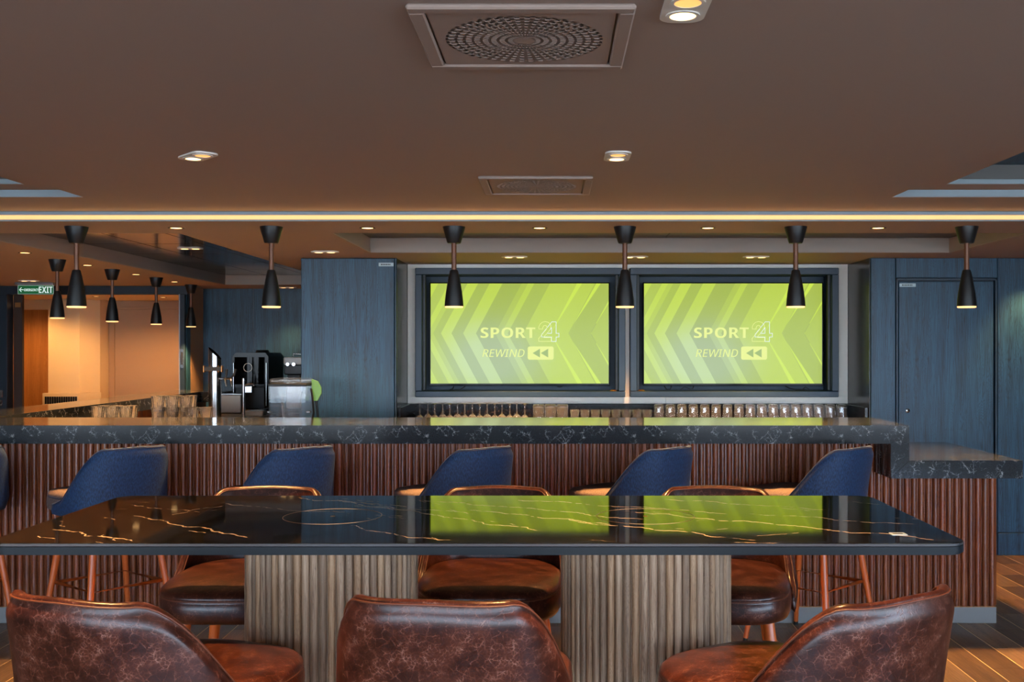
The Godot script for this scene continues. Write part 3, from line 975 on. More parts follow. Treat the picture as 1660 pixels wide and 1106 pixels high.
# ---------------------------------------------------------------- the bar
func build_bar():
	var b := thing("bar_counter", "fluted dark walnut bar front with upright half-round slats on a metal kick plate", "bar", V(-0.6, 0, 5.8))
	slab("carcass", -3.58, 1.79, 0.0, 1.003, 5.742, 5.98, M.slats[0], b, 0.0)
	slab("end_carcass", 1.79, 2.402, 0.0, 0.823, 5.742, 6.44, M.slats[0], b, 0.0)
	slab("kick_plate", -3.58, 2.408, 0.0, 0.088, 5.722, 5.737, M.kick, b, 0.002)
	slab("kick_bead", -3.58, 2.408, 0.088, 0.092, 5.720, 5.737, M.brass, b, 0.001)
	var tall := slat_mesh(1.003 - 0.092)
	var low := slat_mesh(0.823 - 0.092)
	var pitch := 0.0388
	var n := int((2.40 + 3.56) / pitch)
	for i in n:
		var x := 2.389 - i * pitch
		var lo := x > 1.76
		put("slat", low if lo else tall, M.slats[(i * 7 + i / 5) % 4], b, V(x, 0.092, 5.742) - b.position)
	for i in 17:
		var s := put("slat", low, M.slats[i % 4], b, V(2.402, 0.092, 5.765 + i * pitch) - b.position)
		s.rotation_degrees.y = 90
	# worktop: upper slab, short upright and lower slab, mitred together
	var t := thing("bar_worktop", "dark veined stone worktop stepping down to a lower counter at its end", "worktop", V(-0.6, 1.0, 5.75))
	var o := -t.position
	var st := start()
	prism(st, PackedVector2Array([Vector2(-3.64, 1.005), Vector2(1.741, 1.005), Vector2(1.8365, 1.1), Vector2(-3.64, 1.1)]), -6.07, -5.44, o)
	part("upper_slab", st, M.stone, t)
	st = start()
	prism(st, PackedVector2Array([Vector2(1.742, 1.004), Vector2(1.742, 0.827), Vector2(1.837, 0.920), Vector2(1.837, 1.0995)]), -6.07, -5.44, o)
	part("upright_slab", st, M.stone, t)
	st = start()
	prism(st, PackedVector2Array([Vector2(1.742, 0.825), Vector2(2.426, 0.825), Vector2(2.426, 0.918), Vector2(1.8375, 0.918)]), -6.52, -5.44, o)
	part("lower_slab", st, M.stone, t)
	# thin lit arris along the front edges
	# left arm of the bar
	var r := thing("bar_counter", "dark panelled left arm of the bar running back to the wall", "bar", V(-3.45, 0, 8.0))
	slab("carcass", -3.58, -3.33, 0.0, 1.003, 5.99, 10.0, M.slats[0], r, 0.0)
	var rs := slat_mesh(1.003 - 0.01)
	for i in 100:
		var s := put("slat", rs, M.slats[i % 4], r, V(-3.58, 0.01, 6.02 + i * pitch) - r.position)
		s.rotation_degrees.y = -90
	var rt := thing("arm_worktop", "dark stone worktop on the bar's left arm under the row of pendants", "worktop", V(-3.45, 1.0, 8.0))
	slab("slab", -3.64, -3.27, 1.005, 1.1, 6.072, 10.04, M.stone, rt, 0.002)
	slab("end_slab", -3.269, -3.05, 1.005, 1.1, 9.66, 10.04, M.stone, rt, 0.002)
	# working counters behind the bar
	var s1 := thing("service_counter", "steel-topped service counter behind the bar front", "counter", V(-2.4, 0, 6.7))
	slab("body", -3.25, -1.5, 0.0, 0.92, 6.2, 7.25, M.dark_laminate, s1, 0.002)
	slab("top", -3.26, -1.5, 0.922, 0.95, 6.18, 7.27, M.brushed, s1, 0.003)
	var s2 := thing("rear_counter", "low rear counter with coffee machine and beer taps by the blue wall", "counter", V(-2.5, 0, 9.9))
	slab("body", -3.04, -1.86, 0.0, 0.89, 9.4, 10.4, M.dark_laminate, s2, 0.002)
	slab("top", -3.04, -1.86, 0.892, 0.92, 9.36, 10.42, M.stone_dark, s2, 0.003)
	var s3 := thing("tap_counter", "narrow counter carrying the beer tap along the bar's left arm", "counter", V(-2.9, 0, 8.3))
	slab("body", -3.26, -2.5, 0.0, 0.89, 7.35, 9.3, M.dark_laminate, s3, 0.002)
	slab("top", -3.262, -2.48, 0.892, 0.92, 7.33, 9.32, M.brushed, s3, 0.003)

func slat_mesh(h: float) -> Mesh:
	var st := start()
	var p := PackedVector2Array([Vector2(-0.0148, 0.0)])
	for k in 9:
		var a := PI * k / 8.0
		p.append(Vector2(-cos(a) * 0.0148, 0.009 + sin(a) * 0.0125))
	p.append(Vector2(0.0148, 0.0))
	# the profile's y points out of the wall, towards +z
	prism(st, p, 0.0, h, Vector3.ZERO, Basis(Vector3.RIGHT, Vector3.BACK, Vector3.UP), Rect2(), true)
	return st.commit()

func build_back_bar():
	var c := thing("back_bar", "low stone-topped back bar counter under the screens", "counter", V(0.55, 0, 7.9))
	slab("body", -1.149, 2.279, 0.0, 0.868, 7.66, 8.14, M.dark_laminate, c, 0.002)
	slab("top", -1.149, 2.279, 0.87, 0.90, 7.62, 8.14, M.stone_dark, c, 0.002)
	var s := thing("splashback", "dark brown veined stone splashback behind the glasses", "splashback", V(0.55, 0.9, 8.15))
	slab("back_slab", -1.149, 2.279, 0.902, 1.068, 8.142, 8.168, M.stone_dark, s, 0.002)
	slab("side_slab", -1.149, -1.125, 0.902, 1.068, 7.64, 8.14, M.stone_dark, s, 0.002)
	slab("side_slab", 2.255, 2.279, 0.902, 1.068, 7.64, 8.14, M.stone_dark, s, 0.002)

func build_floor_planks():
	var fl := get_node("floor")
	var w := 0.1505
	var l := 0.92
	var meshes := [box_mesh(Vector3(w - 0.0055, 0.008, l - 0.0035), 0.0006)]
	var rest := start()
	var count := 0
	for i in range(-48, 34):
		var x := 0.012 + i * w
		var shift := fposmod(i * 0.37, 1.0) * l
		for j in range(-4, 16):
			var d := 0.6 + j * l + shift
			if d - l / 2 > (13.3 if x < -1.9 else 7.6) or d < -2.6: continue
			var seen := (d > 4.3 and d < 7.7 and x > 0.6 and x < 4.0) or (d > 4.4 and d < 6.0 and x > -2.0 and x < -0.9)
			if seen and count < 300:
				count += 1
				var o := put("plank", meshes[0], M.planks[rng.randi() % 5], fl, V(x, -0.004, d))
			else:
				box(rest, V(x - w / 2 + 0.0022, -0.008, d + l / 2 - 0.0022), V(x + w / 2 - 0.0022, 0.0, d - l / 2 + 0.0022), 0.0012)
	var r := part("other_planks", rest, M.planks[1], fl)
	r.set_meta("kind", "stuff")

# ---------------------------------------------------------------- the table
func build_table():
	var cx := -0.188
	var d0 := 2.483
	var d1 := 3.286
	var w := 2.34
	var dep := d1 - d0
	var t := thing("high_table", "long high table with black gold-veined stone top on two fluted drum pedestals", "table", V(cx, 0, (d0 + d1) / 2))
	var st := start()
	var pl := rounded_rect(w, dep, 0.055, 8)
	prism(st, pl, 1.0335, 1.0385, Vector3.ZERO, FLAT, Rect2(-w / 2, -dep / 2, w, dep), true)
	part("stone_top", st, M.table_stone, t)
	st = start()
	prism(st, rounded_rect(w + 0.004, dep + 0.004, 0.057, 8), 1.0315, 1.0368, Vector3.ZERO, FLAT, Rect2(), true)
	part("edge_lip", st, M.table_lip, t)
	st = start()
	prism(st, rounded_rect(w - 0.012, dep - 0.012, 0.049, 8), 1.0295, 1.0315, Vector3.ZERO, FLAT, Rect2(), true)
	part("reveal", st, M.table_edge, t)
	st = start()
	prism(st, rounded_rect(w + 0.004, dep + 0.004, 0.057, 8), 1.013, 1.0295, Vector3.ZERO, FLAT, Rect2(), true)
	prism(st, rounded_rect(w - 0.004, dep - 0.004, 0.053, 8), 1.010, 1.013, Vector3.ZERO, FLAT, Rect2(), true)
	part("edge_band", st, M.table_edge, t)
	var rib := rib_mesh(1.0)
	for sx in [-1, 1]:
		var p := Node3D.new()
		p.name = "pedestal"
		t.add_child(p, true)
		p.position = Vector3(0.43 * sx + 0.006, 0, 0)
		st = start()
		lathe(st, [Vector2(0, 1.010), Vector2(0.2185, 1.010), Vector2(0.2185, 0.0), Vector2(0, 0.0)], 48)
		part("core", st, M.ribs[0], p)
		st = start()
		lathe(st, [Vector2(0.235, 0.012), Vector2(0.237, 0.010), Vector2(0.237, 0.0), Vector2(0.2, 0.0)], 48)
		part("foot_ring", st, M.black_metal, p)
		for k in 64:
			var a := TAU * k / 64.0
			var o := put("rib", rib, M.ribs[(k * 5 + k / 3) % 4], p, Vector3(sin(a) * 0.221, 0.01, cos(a) * 0.221))
			o.rotation.y = a
		# brass ring and stud let into the stone above the pedestal
		var rg := start()
		ring(rg, 0.1345, 0.1325, 0.0004, 72)
		part("inlay_ring", rg, M.brass, t, Vector3(p.position.x, 1.0385, 0))
		var sd := start()
		lathe(sd, [Vector2(0, 0.0006), Vector2(0.006, 0.0006), Vector2(0.0065, 0.0)], 16)
		part("stud", sd, M.brass, t, Vector3(p.position.x, 1.0385, 0))
	number_label("white printed number label stuck on the corner of the stone table", V(0.852, 1.0386, 2.605), FLAT, 0.038, 0.032)

func rib_mesh(h: float) -> Mesh:
	var st := start()
	var p := PackedVector2Array([Vector2(-0.0096, -0.004)])
	for k in 7:
		var a := PI * k / 6.0
		p.append(Vector2(-cos(a) * 0.0096, 0.002 + sin(a) * 0.0098))
	p.append(Vector2(0.0096, -0.004))
	prism(st, p, 0.0, h, Vector3.ZERO, Basis(Vector3.RIGHT, Vector3.BACK, Vector3.UP), Rect2(), true)
	return st.commit()

# ---------------------------------------------------------------- stools
func plan(phi: float, a: float, b: float, n: float) -> Vector2:
	var s := sin(phi)
	var c := cos(phi)
	var r := 1.0 / pow(pow(absf(s / a), n) + pow(absf(c / b), n), 1.0 / n)
	return Vector2(s * r, -c * r)   # x, z; phi = 0 is the back

func shell_top(phi: float) -> float:
	var s := absf(rad_to_deg(phi))
	return lerpf(1.016, 0.775, smoothstep(40.0, 92.0, s)) - 0.045 * smoothstep(78.0, 112.0, s) - 0.004 * smoothstep(0.0, 40.0, s)

func shell_point(phi: float, y: float, inset: float) -> Vector3:
	var q := plan(phi, 0.262 - inset, 0.252 - inset, 2.7)
	var low := smoothstep(0.66, 0.735, y)
	q *= lerpf(0.93, 1.0, low)
	var h := clampf((y - 0.72) / 0.3, 0.0, 1.0)
	var back := clampf(cos(phi) * 1.25, 0.0, 1.0)
	if q.y > 0.0: q.y *= 1.3
	return Vector3(q.x * (1.0 - 0.075 * h), y, q.y - 0.055 * pow(h, 1.2) * back)

# the outer face rolls inwards below the rim
func roll(y: float, top: float) -> float:
	return 0.014 * pow(smoothstep(top - 0.058, top - 0.012, y), 2.0)

func make_stool(called: String, label: String, group: String, outer: Material, seat_m: Material, trim: Material) -> Node3D:
	var t := thing(called, label, "stool", Vector3.ZERO, 0, group)
	# seat cushion
	var st := start()
	var prof := [[0.0, 0.676], [0.9, 0.676], [0.975, 0.682], [1.0, 0.695], [1.005, 0.72], [1.0, 0.742], [0.985, 0.748], [0.995, 0.752], [0.99, 0.761], [0.95, 0.772], [0.8, 0.781], [0.5, 0.786], [0.0, 0.787]]
	var C := 64
	var at := func(i: int, k: int) -> Vector3:
		var q := plan(TAU * k / C, 0.228, 0.244, 3.2) * float(prof[i][0])
		if q.y > 0.0: q.y *= 1.26
		return Vector3(q.x, prof[i][1], q.y + 0.03)
	st.set_smooth_group(0)
	for i in prof.size() - 1:
		for k in C:
			var a: Vector3 = at.call(i, k)
			var b: Vector3 = at.call(i, (k + 1) % C)
			var c: Vector3 = at.call(i + 1, (k + 1) % C)
			var d: Vector3 = at.call(i + 1, k)
			face(st, a, b, c)
			face(st, a, c, d)
	st.generate_normals()
	var cushion := part("seat", st, seat_m, t)
	st = start()
	var seam := []
	for k in C:
		var q: Vector3 = at.call(6, k)
		seam.append(q + Vector3(0, 0.001, 0))
	tube(st, seam, 0.0026, 6, true)
	part("seam_piping", st, trim, cushion)
	# wrap-round back
	st = start()
	st.set_smooth_group(0)
	var P := 60
	var m := deg_to_rad(110.0)
	var rows := []
	for j in P + 1:
		var phi := lerpf(-m, m, float(j) / P)
		var top := shell_top(phi)
		var loop := []
		for i in 17:
			var yy := lerpf(0.672, top - 0.012, 1.0 - pow(1.0 - i / 16.0, 1.5))
			loop.append(shell_point(phi, yy, roll(yy, top)))
		for i in range(1, 5):
			var w := PI * i / 5.0
			loop.append(shell_point(phi, top - 0.012 + sin(w) * 0.012, 0.025 - cos(w) * 0.011))
		for i in 9:
			loop.append(shell_point(phi, lerpf(top - 0.012, 0.70, i / 8.0), 0.036))
		rows.append(loop)
	for j in P:
		var A: Array = rows[j]
		var B: Array = rows[j + 1]
		for i in A.size():
			var k: int = (i + 1) % A.size()
			face(st, A[i], B[k], B[i])
			face(st, A[i], A[k], B[k])
	for e in [0, P]:
		var A: Array = rows[e]
		var mid := Vector3.ZERO
		for p in A: mid += p
		mid /= A.size()
		for i in A.size():
			var k: int = (i + 1) % A.size()
			if e == 0: face(st, mid, A[k], A[i])
			else: face(st, mid, A[i], A[k])
	st.generate_normals()
	var back := part("backrest", st, outer, t)
	st = start()
	for inset in [0.0135, 0.036]:
		var pts := []
		for j in P + 1:
			var phi := lerpf(-m, m, float(j) / P)
			pts.append(shell_point(phi, shell_top(phi) - 0.009, inset))
		tube(st, pts, 0.0022, 6)
	part("piping", st, trim, back)
	# legs and foot rail
	for s in [[1, 1], [1, -1], [-1, -1], [-1, 1]]:
		st = start()
		var top := Vector3(0.15 * s[0], 0.68, 0.15 * s[1])
		var foot := Vector3(0.236 * s[0], 0.02, 0.236 * s[1])
		tube(st, [top, top.lerp(foot, 0.5), foot], [0.0195, 0.0165, 0.0125], 12)
		var lg := part("leg", st, M.leg, t)
		st = start()
		tube(st, [foot + Vector3(0, 0.004, 0), Vector3(foot.x * 1.008, 0.0, foot.z * 1.008)], 0.0115, 10)
		part("glide", st, M.rubber, lg)
	st = start()
	var h := 0.31
	var e := 0.183
	tube(st, [Vector3(e, h, e), Vector3(e, h, -e), Vector3(-e, h, -e), Vector3(-e, h, e)], 0.0105, 8, true)
	part("foot_rail", st, M.rail, t)
	st = start()
	box(st, Vector3(-0.17, 0.655, -0.17), Vector3(0.17, 0.6755, 0.17), 0.01)
	part("seat_plate", st, M.black_metal, t)
	return t

func face(st: SurfaceTool, a: Vector3, b: Vector3, c: Vector3):
	if (b - a).cross(c - a).length_squared() < 1e-16: return
	st.add_vertex(a); st.add_vertex(b); st.add_vertex(c)

func build_chairs():
	var g1 := "leather stools around the stone table"
	var far_labels := ["brown leather stool facing the room, farthest from the stepped worktop end", "brown leather stool facing the room, middle of the three between stone table and bar", "brown leather stool facing the room across the stone table, nearest the stepped worktop"]
	var near_labels := ["brown cracked leather stool with its back to the windows, farthest from the service door", "brown cracked leather stool with its back to the windows, middle of three", "brown cracked leather stool turned askew with its back to the windows, nearest the service door"]
	var first := make_stool("leather_stool", far_labels[0], g1, M.leather, M.leather, M.leather_trim)
	first.position = V(-1.0, 0, 3.43)
	copy(first, V(-0.205, 0, 3.43), -1, far_labels[1], g1)
	copy(first, V(0.53, 0, 3.43), -8, far_labels[2], g1)
	copy(first, V(-0.865, 0, 2.30), 160, near_labels[0], g1)
	copy(first, V(-0.203, 0, 2.30), 172, near_labels[1], g1)
	copy(first, V(0.545, 0, 2.29), 214, near_labels[2], g1)
	var g2 := "blue stools along the bar front"
	var xs := [1.307, 0.398, -0.511, -1.42, -2.28, -3.10]
	var ord := ["first", "second", "third", "fourth", "fifth", "sixth"]
	var b := make_stool("bar_stool", "", g2, M.navy, M.taupe, M.navy_trim)
	for i in 6:
		var lab := "navy blue upholstered bar stool at the fluted bar, %s from the stepped worktop end" % ord[i]
		if i == 0:
			b.position = V(xs[0], 0, 5.36)
			b.rotation_degrees.y = -135
			b.set_meta("label", lab)
		else:
			copy(b, V(xs[i], 0, 5.36), -135 + [0, 1, -1, 2, 6, 4][i], lab, g2)

# ---------------------------------------------------------------- lamps
func spot(parent: Node, at: Vector3, energy: float, angle: float, size := 0.03, c := LAMP_COLOR):
	var s := SpotLight3D.new()
	s.name = "lamp_light"
	s.light_color = c
	s.light_energy = energy
	s.spot_angle = angle
	s.spot_angle_attenuation = 0.6
	s.spot_range = 20.0
	s.spot_attenuation = 2.0
	s.light_size = size
	s.shadow_enabled = true
	parent.add_child(s, true)
	s.position = at
	s.rotation_degrees = Vector3(-90, 0, 0)

func make_pendant() -> Node3D:
	var t := thing("pendant_lamp", "", "pendant lamp")
	var st := start()
	lathe(st, [Vector2(0, 0.0), Vector2(0.0605, 0.0), Vector2(0.0605, -0.003), Vector2(0.038, -0.083), Vector2(0.034, -0.089), Vector2(0, -0.089)], 32)
	part("canopy", st, M.black_metal, t)
	st = start()
	tube(st, [Vector3(0, -0.088, 0), Vector3(0, -0.236, 0)], 0.0135, 16)
	part("rod", st, M.rod, t)
	st = start()
	var out := [Vector2(0.0, -0.232), Vector2(0.0185, -0.232), Vector2(0.0215, -0.236), Vector2(0.029, -0.27), Vector2(0.037, -0.312), Vector2(0.0435, -0.352), Vector2(0.0485, -0.394), Vector2(0.0512, -0.428), Vector2(0.0492, -0.428), Vector2(0.046, -0.39), Vector2(0.038, -0.33), Vector2(0.0, -0.325)]
	lathe(st, out, 36)
	part("shade", st, M.black_metal, t)
	st = start()
	lathe(st, [Vector2(0.0, -0.4365), Vector2(0.044, -0.4365), Vector2(0.0488, -0.434), Vector2(0.0488, -0.4265), Vector2(0.0, -0.4265)], 28)
	part("bulb", st, M.bulb, t)
	spot(t, Vector3(0, -0.441, 0), PENDANT_ENERGY, 52, 0.03)
	return t

func build_pendants():
	var p := make_pendant()
	var xs := [2.217, 1.296, 0.3756, -0.545, -1.529, -2.579]
	var ord := ["first", "second", "third", "fourth", "fifth", "sixth"]
	var g := "pendants over the bar front"
	for i in 6:
		var lab := "black cone pendant lamp over the bar front, %s from the service door end" % ord[i]
		if i == 0:
			p.position = V(xs[0], BAR_CEILING, 5.65)
			tag(p, lab, "pendant lamp", g)
		else:
			copy(p, V(xs[i], BAR_CEILING, 5.65), 0, lab, g)
	var spots := [[-3.67, 7.73], [-3.675, 8.7], [-3.69, 9.7], [-3.75, 10.8]]
	for i in 4:
		copy(p, V(spots[i][0], BAR_CEILING, spots[i][1]), 0, "black cone pendant lamp over the bar's left arm, %s from the corridor doorway" % ord[3 - i], "pendants over the bar's left arm")

func round_downlight(x: float, y: float, d: float, label: String, group: String, energy := DOWNLIGHT_ENERGY, angle := 40.0):
	var t := thing("downlight", label, "downlight", V(x, y, d), 0, group)
	var st := start()
	lathe(st, [Vector2(0.030, 0.0), Vector2(0.031, -0.002), Vector2(0.042, -0.003), Vector2(0.0435, 0.0)], 32)
	part("trim_ring", st, M.black_metal, t)
	st = start()
	lathe(st, [Vector2(0.0, -0.0012), Vector2(0.030, -0.0012), Vector2(0.030, 0.0)], 28)
	part("lamp_lens", st, M.lens, t)
	spot(t, Vector3(0, -0.004, 0), energy, angle, 0.028)

func twin_downlight(x: float, y: float, d: float, turn: float, label: String, group: String, energy := DOWNLIGHT_ENERGY, dim := true):
	var t := thing("twin_downlight", label, "downlight", V(x, y, d), turn, group)
	var st := start()
	prism(st, rounded_rect(0.094, 0.185, 0.034, 8), -0.006, 0.0, Vector3.ZERO, FLAT, Rect2(), true)
	part("plate", st, M.white_plastic, t)
	for k in 2:
		var z := 0.042 if k == 0 else -0.042
		st = start()
		ring(st, 0.036, 0.0275, 0.004)
		var b := part("bezel", st, M.white_plastic, t, Vector3(0, -0.0085, z))
		st = start()
		lathe(st, [Vector2(0.0, -0.0075), Vector2(0.0275, -0.0075), Vector2(0.0275, -0.006)], 28)
		part("lamp_lens", st, M.lens_dim if dim and k == 0 else M.lens, b, Vector3(0, 0.0085, 0))
		if not (dim and k == 0):
			spot(t, Vector3(0, -0.012, z), energy, 42, 0.026)

func build_downlights():
	var y := MAIN_CEILING
	twin_downlight(0.268, y, 2.16, 0, "white twin downlight beside the large ceiling vent", "", DOWNLIGHT_ENERGY)
	twin_downlight(0.227, y, 3.83, 0, "white twin downlight beside the small far ceiling vent", "", DOWNLIGHT_ENERGY)
	twin_downlight(-1.305, y, 3.83, 42, "white twin downlight set askew in the main ceiling", "", DOWNLIGHT_ENERGY)
	twin_downlight(-1.305, y, 2.1, 0, "added unseen white twin downlight in the main ceiling above the stools' left end", "", DOWNLIGHT_ENERGY)  # added lamp, out of the camera's view
	y = BAR_CEILING
	var xs := [-2.06, -1.02, -0.085, 0.83, 1.755]
	var ord := ["first", "second", "third", "fourth", "fifth"]
	for i in 5:
		round_downlight(xs[i], y, 5.70, "small round black-rimmed downlight between the bar pendants, %s from the left arm" % ord[i], "downlights between the bar pendants")
	for i in 4:
		round_downlight([-3.63, -3.68, -3.71, -3.74][i], y, [7.18, 8.25, 9.28, 10.3][i], "small round downlight between the left arm's pendants, %s from the corridor doorway" % ord[3 - i], "downlights over the bar's left arm")
	twin_downlight(-1.555, y, 7.08, 90, "white twin downlight in front of the blue pillar", "", 1.5, false)
	twin_downlight(-0.29, y, 7.47, 90, "white twin downlight above the television by the pillar", "", 6.5, false)
	twin_downlight(0.57, y, 7.47, 90, "white twin downlight above the gap between the televisions", "", 3.0, false)
	twin_downlight(1.43, y, 7.47, 90, "white twin downlight above the television by the service door", "", 6.5, false)
	twin_downlight(3.42, y, 7.42, 90, "white twin downlight washing the wall right of the service door", "", 1.5, false)
	twin_downlight(-5.07, y, 10.1, 90, "white twin downlight beside the emergency exit sign", "", 6.0, false)
	twin_downlight(-2.86, y, 11.2, 90, "white twin downlight close to the far blue wall", "", 1.2, false)
	for q in [[-2.75, 6.4], [-2.75, 7.9]]:
		twin_downlight(q[0], 2.256, q[1], 90, "twin downlight in the mirrored ceiling tray, %s the corridor doorway" % ("farther from" if q[1] < 7.0 else "nearer"), "downlights in the mirrored tray", 7.0, false)

func build_vents():
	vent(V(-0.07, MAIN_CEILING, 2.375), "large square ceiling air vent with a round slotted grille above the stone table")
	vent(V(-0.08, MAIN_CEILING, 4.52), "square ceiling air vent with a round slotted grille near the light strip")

func vent(at: Vector3, label: String):
	var t := thing("air_vent", label, "vent", at)
	var h := 0.236
	var st := start()
	# raised outer frame
	for b in [[-h, h, h - 0.034, h], [-h, h, -h, -h + 0.034], [-h, -h + 0.034, -h + 0.034, h - 0.034], [h - 0.034, h, -h + 0.034, h - 0.034]]:
		box(st, Vector3(b[0], -0.012, b[2]), Vector3(b[1], 0.0, b[3]), 0.004)
	part("frame", st, M.ceiling, t)
	st = start()
	var i := h - 0.039
	var R := 0.178
	var n := 64
	for k in n:
		var a0 := TAU * k / n
		var a1 := TAU * (k + 1) / n
		var c0 := Vector3(sin(a0), 0, cos(a0))
		var c1 := Vector3(sin(a1), 0, cos(a1))
		var s0 := c0 * (i / maxf(absf(c0.x), absf(c0.z)))
		var s1 := c1 * (i / maxf(absf(c1.x), absf(c1.z)))
		var dn := Vector3(0, -0.008, 0)
		quad(st, c0 * R + dn, c1 * R + dn, s1 + dn, s0 + dn, Vector3.DOWN)
		quad(st, c0 * R + dn, c1 * R + dn, c1 * R, c0 * R, -(c0 + c1).normalized())
	part("plate", st, M.ceiling, t)
	st = start()
	# spokes and rings leave the slots open
	var rings := [0.040, 0.059, 0.078, 0.097, 0.116, 0.135, 0.154]
	for r in rings:
		ring(st, r + 0.004, r - 0.003, 0.002, 64, Vector3(0, -0.008, 0))
	ring(st, 0.026, 0.0, 0.002, 32, Vector3(0, -0.008, 0))
	ring(st, 0.1778, 0.1705, 0.002, 64, Vector3(0, -0.008, 0))
	for k in 46:
		var a := TAU * k / 46.0
		var c := Vector3(sin(a), 0, cos(a))
		var s := Vector3(cos(a), 0, -sin(a))
		var p0 := c * 0.024
		var p1 := c * R
		var w0 := s * 0.0011
		var w1 := s * 0.0060
		for y in [-0.008, -0.006]:
			var u := Vector3(0, y, 0)
			quad(st, p0 - w0 + u, p1 - w1 + u, p1 + w1 + u, p0 + w0 + u, Vector3.DOWN if y == -0.008 else Vector3.UP)
		for q in [-1.0, 1.0]:
			quad(st, p0 + w0 * q + Vector3(0, -0.008, 0), p1 + w1 * q + Vector3(0, -0.008, 0), p1 + w1 * q + Vector3(0, -0.006, 0), p0 + w0 * q + Vector3(0, -0.006, 0), s * q)
	var g := part("grille", st, M.ceiling, t)
	g.set_meta("kind", "stuff")
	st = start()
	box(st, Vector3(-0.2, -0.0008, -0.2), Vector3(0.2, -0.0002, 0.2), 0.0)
	part("slot_shade_sheet", st, M.black, t)  # black sheet: shade inside the slots, put in as colour

# ---------------------------------------------------------------- behind the bar
func build_bar_equipment():
	# beer tap column
	var t := thing("beer_tap", "polished steel beer tap column with slanted top and dark name band", "beer tap", V(-2.79, 0.92, 8.6))
	var st := start()
	var r := 0.051
	var n := 36
	var top := func(a: float) -> float: return 0.49 - sin(a) * 0.042 * 1.1 - 0.0
	st.set_smooth_group(-1)
	for k in n:
		var a0 := TAU * k / n
		var a1 := TAU * (k + 1) / n
		var c0 := Vector3(sin(a0), 0, cos(a0))
		var c1 := Vector3(sin(a1), 0, cos(a1))
		var h0: float = 0.54 - sin(a0) * 0.05
		var h1: float = 0.54 - sin(a1) * 0.05
		tri(st, c0 * r, c1 * r, c1 * r + Vector3.UP * h1, c0, c1, c1)
		tri(st, c0 * r, c1 * r + Vector3.UP * h1, c0 * r + Vector3.UP * h0, c0, c1, c0)
		var up := Vector3(0.7, 0.7, 0.15).normalized()
		tri(st, Vector3.UP * 0.54, c0 * r + Vector3.UP * h0, c1 * r + Vector3.UP * h1, up, up, up)
	part("column", st, M.steel, t)
	st = start()
	lathe(st, [Vector2(0.0, 0.012), Vector2(0.085, 0.012), Vector2(0.09, 0.0)], 32)
	part("base", st, M.steel, t)
	st = start()
	box(st, Vector3(-0.075, 0.395, 0.03), Vector3(0.075, 0.43, 0.062), 0.003)
	part("name_band", st, M.black, t)
	st = start()
	box(st, Vector3(-0.078, 0.385, 0.025), Vector3(-0.068, 0.44, 0.064), 0.003)
	box(st, Vector3(0.068, 0.385, 0.025), Vector3(0.078, 0.44, 0.064), 0.003)
	part("band_ends", st, M.brass, t)
	for k in 2:
		st = start()
		var x := 0.10 + 0.045 * k
		tube(st, [Vector3(0.04, 0.33, 0.0), Vector3(x, 0.335, 0.02), Vector3(x, 0.335, 0.05), Vector3(x + 0.008, 0.30, 0.06), Vector3(x + 0.014, 0.272, 0.062)], 0.009, 10)
		var f := part("faucet", st, M.steel, t)
		st = start()
		tube(st, [Vector3(x, 0.34, 0.035), Vector3(x + 0.004 + 0.02 * k, 0.365, 0.035), Vector3(x + 0.006 + 0.03 * k, 0.41, 0.035)], [0.007, 0.010, 0.012], 10)
		part("handle", st, M.black, f)
	# coffee machine
	var c := thing("coffee_machine", "glossy black coffee machine with a dark chrome-edged front on the rear counter", "coffee machine", V(-2.80, 0.92, 9.75))
	st = start()
	var w := 0.165
	prism(st, PackedVector2Array([Vector2(-w, 0.0), Vector2(w, 0.0), Vector2(w, 0.505), Vector2(w - 0.028, 0.54), Vector2(-w + 0.028, 0.54), Vector2(-w, 0.505)]), -0.42, 0.12)
	part("body", st, M.gloss_black, c)
	st = start()
	var arc := PackedVector2Array([Vector2(-0.135, 0.0)])
	for k in 13:
		var u := -1.0 + k / 6.0
		arc.append(Vector2(u * 0.135, 0.006 + 0.05 * sqrt(maxf(0.0, 1.0 - u * u * 0.96))))
	arc.append(Vector2(0.135, 0.0))
	prism(st, arc, 0.25, 0.5, Vector3(-0.005, 0, 0.12), Basis(Vector3.RIGHT, Vector3.BACK, Vector3.UP), Rect2(), true)
	part("front_panel", st, M.gloss_black, c)
	st = start()
	box(st, Vector3(-0.13, 0.03, 0.121), Vector3(0.13, 0.22, 0.126), 0.004)
	part("cup_bay", st, M.black, c)
	st = start()
	box(st, Vector3(-0.04, 0.17, 0.12), Vector3(0.04, 0.24, 0.19), 0.008)
	part("spout", st, M.steel, c)
	st = start()
	lathe(st, [Vector2(0.036, 0.0), Vector2(0.040, 0.0), Vector2(0.040, 0.003), Vector2(0.036, 0.003)], 32)
	var em := part("round_emblem", st, M.brushed, c, Vector3(-0.005, 0.405, 0.176))
	em.rotation_degrees.x = 90
	st = start()
	box(st, Vector3(0.145, 0.05, 0.12), Vector3(0.155, 0.45, 0.135), 0.004)
	box(st, Vector3(-0.155, 0.05, 0.12), Vector3(-0.145, 0.45, 0.135), 0.004)
	part("side_trim", st, M.steel, c)
	st = start()
	lathe(st, [Vector2(0.0, 0.565), Vector2(0.055, 0.565), Vector2(0.065, 0.54)], 24, Vector3(0.05, 0, -0.1))
	part("hopper_lid", st, M.black_metal, c)
	st = start()
	box(st, Vector3(-0.15, 0.0, 0.12), Vector3(0.15, 0.025, 0.22), 0.004)
	part("drip_tray", st, M.steel, c)
	# steel box beside it
	var b := thing("steel_box", "brushed steel box between the beer tap and the coffee machine", "container", V(-3.03 + 0.13, 0.92, 9.42))
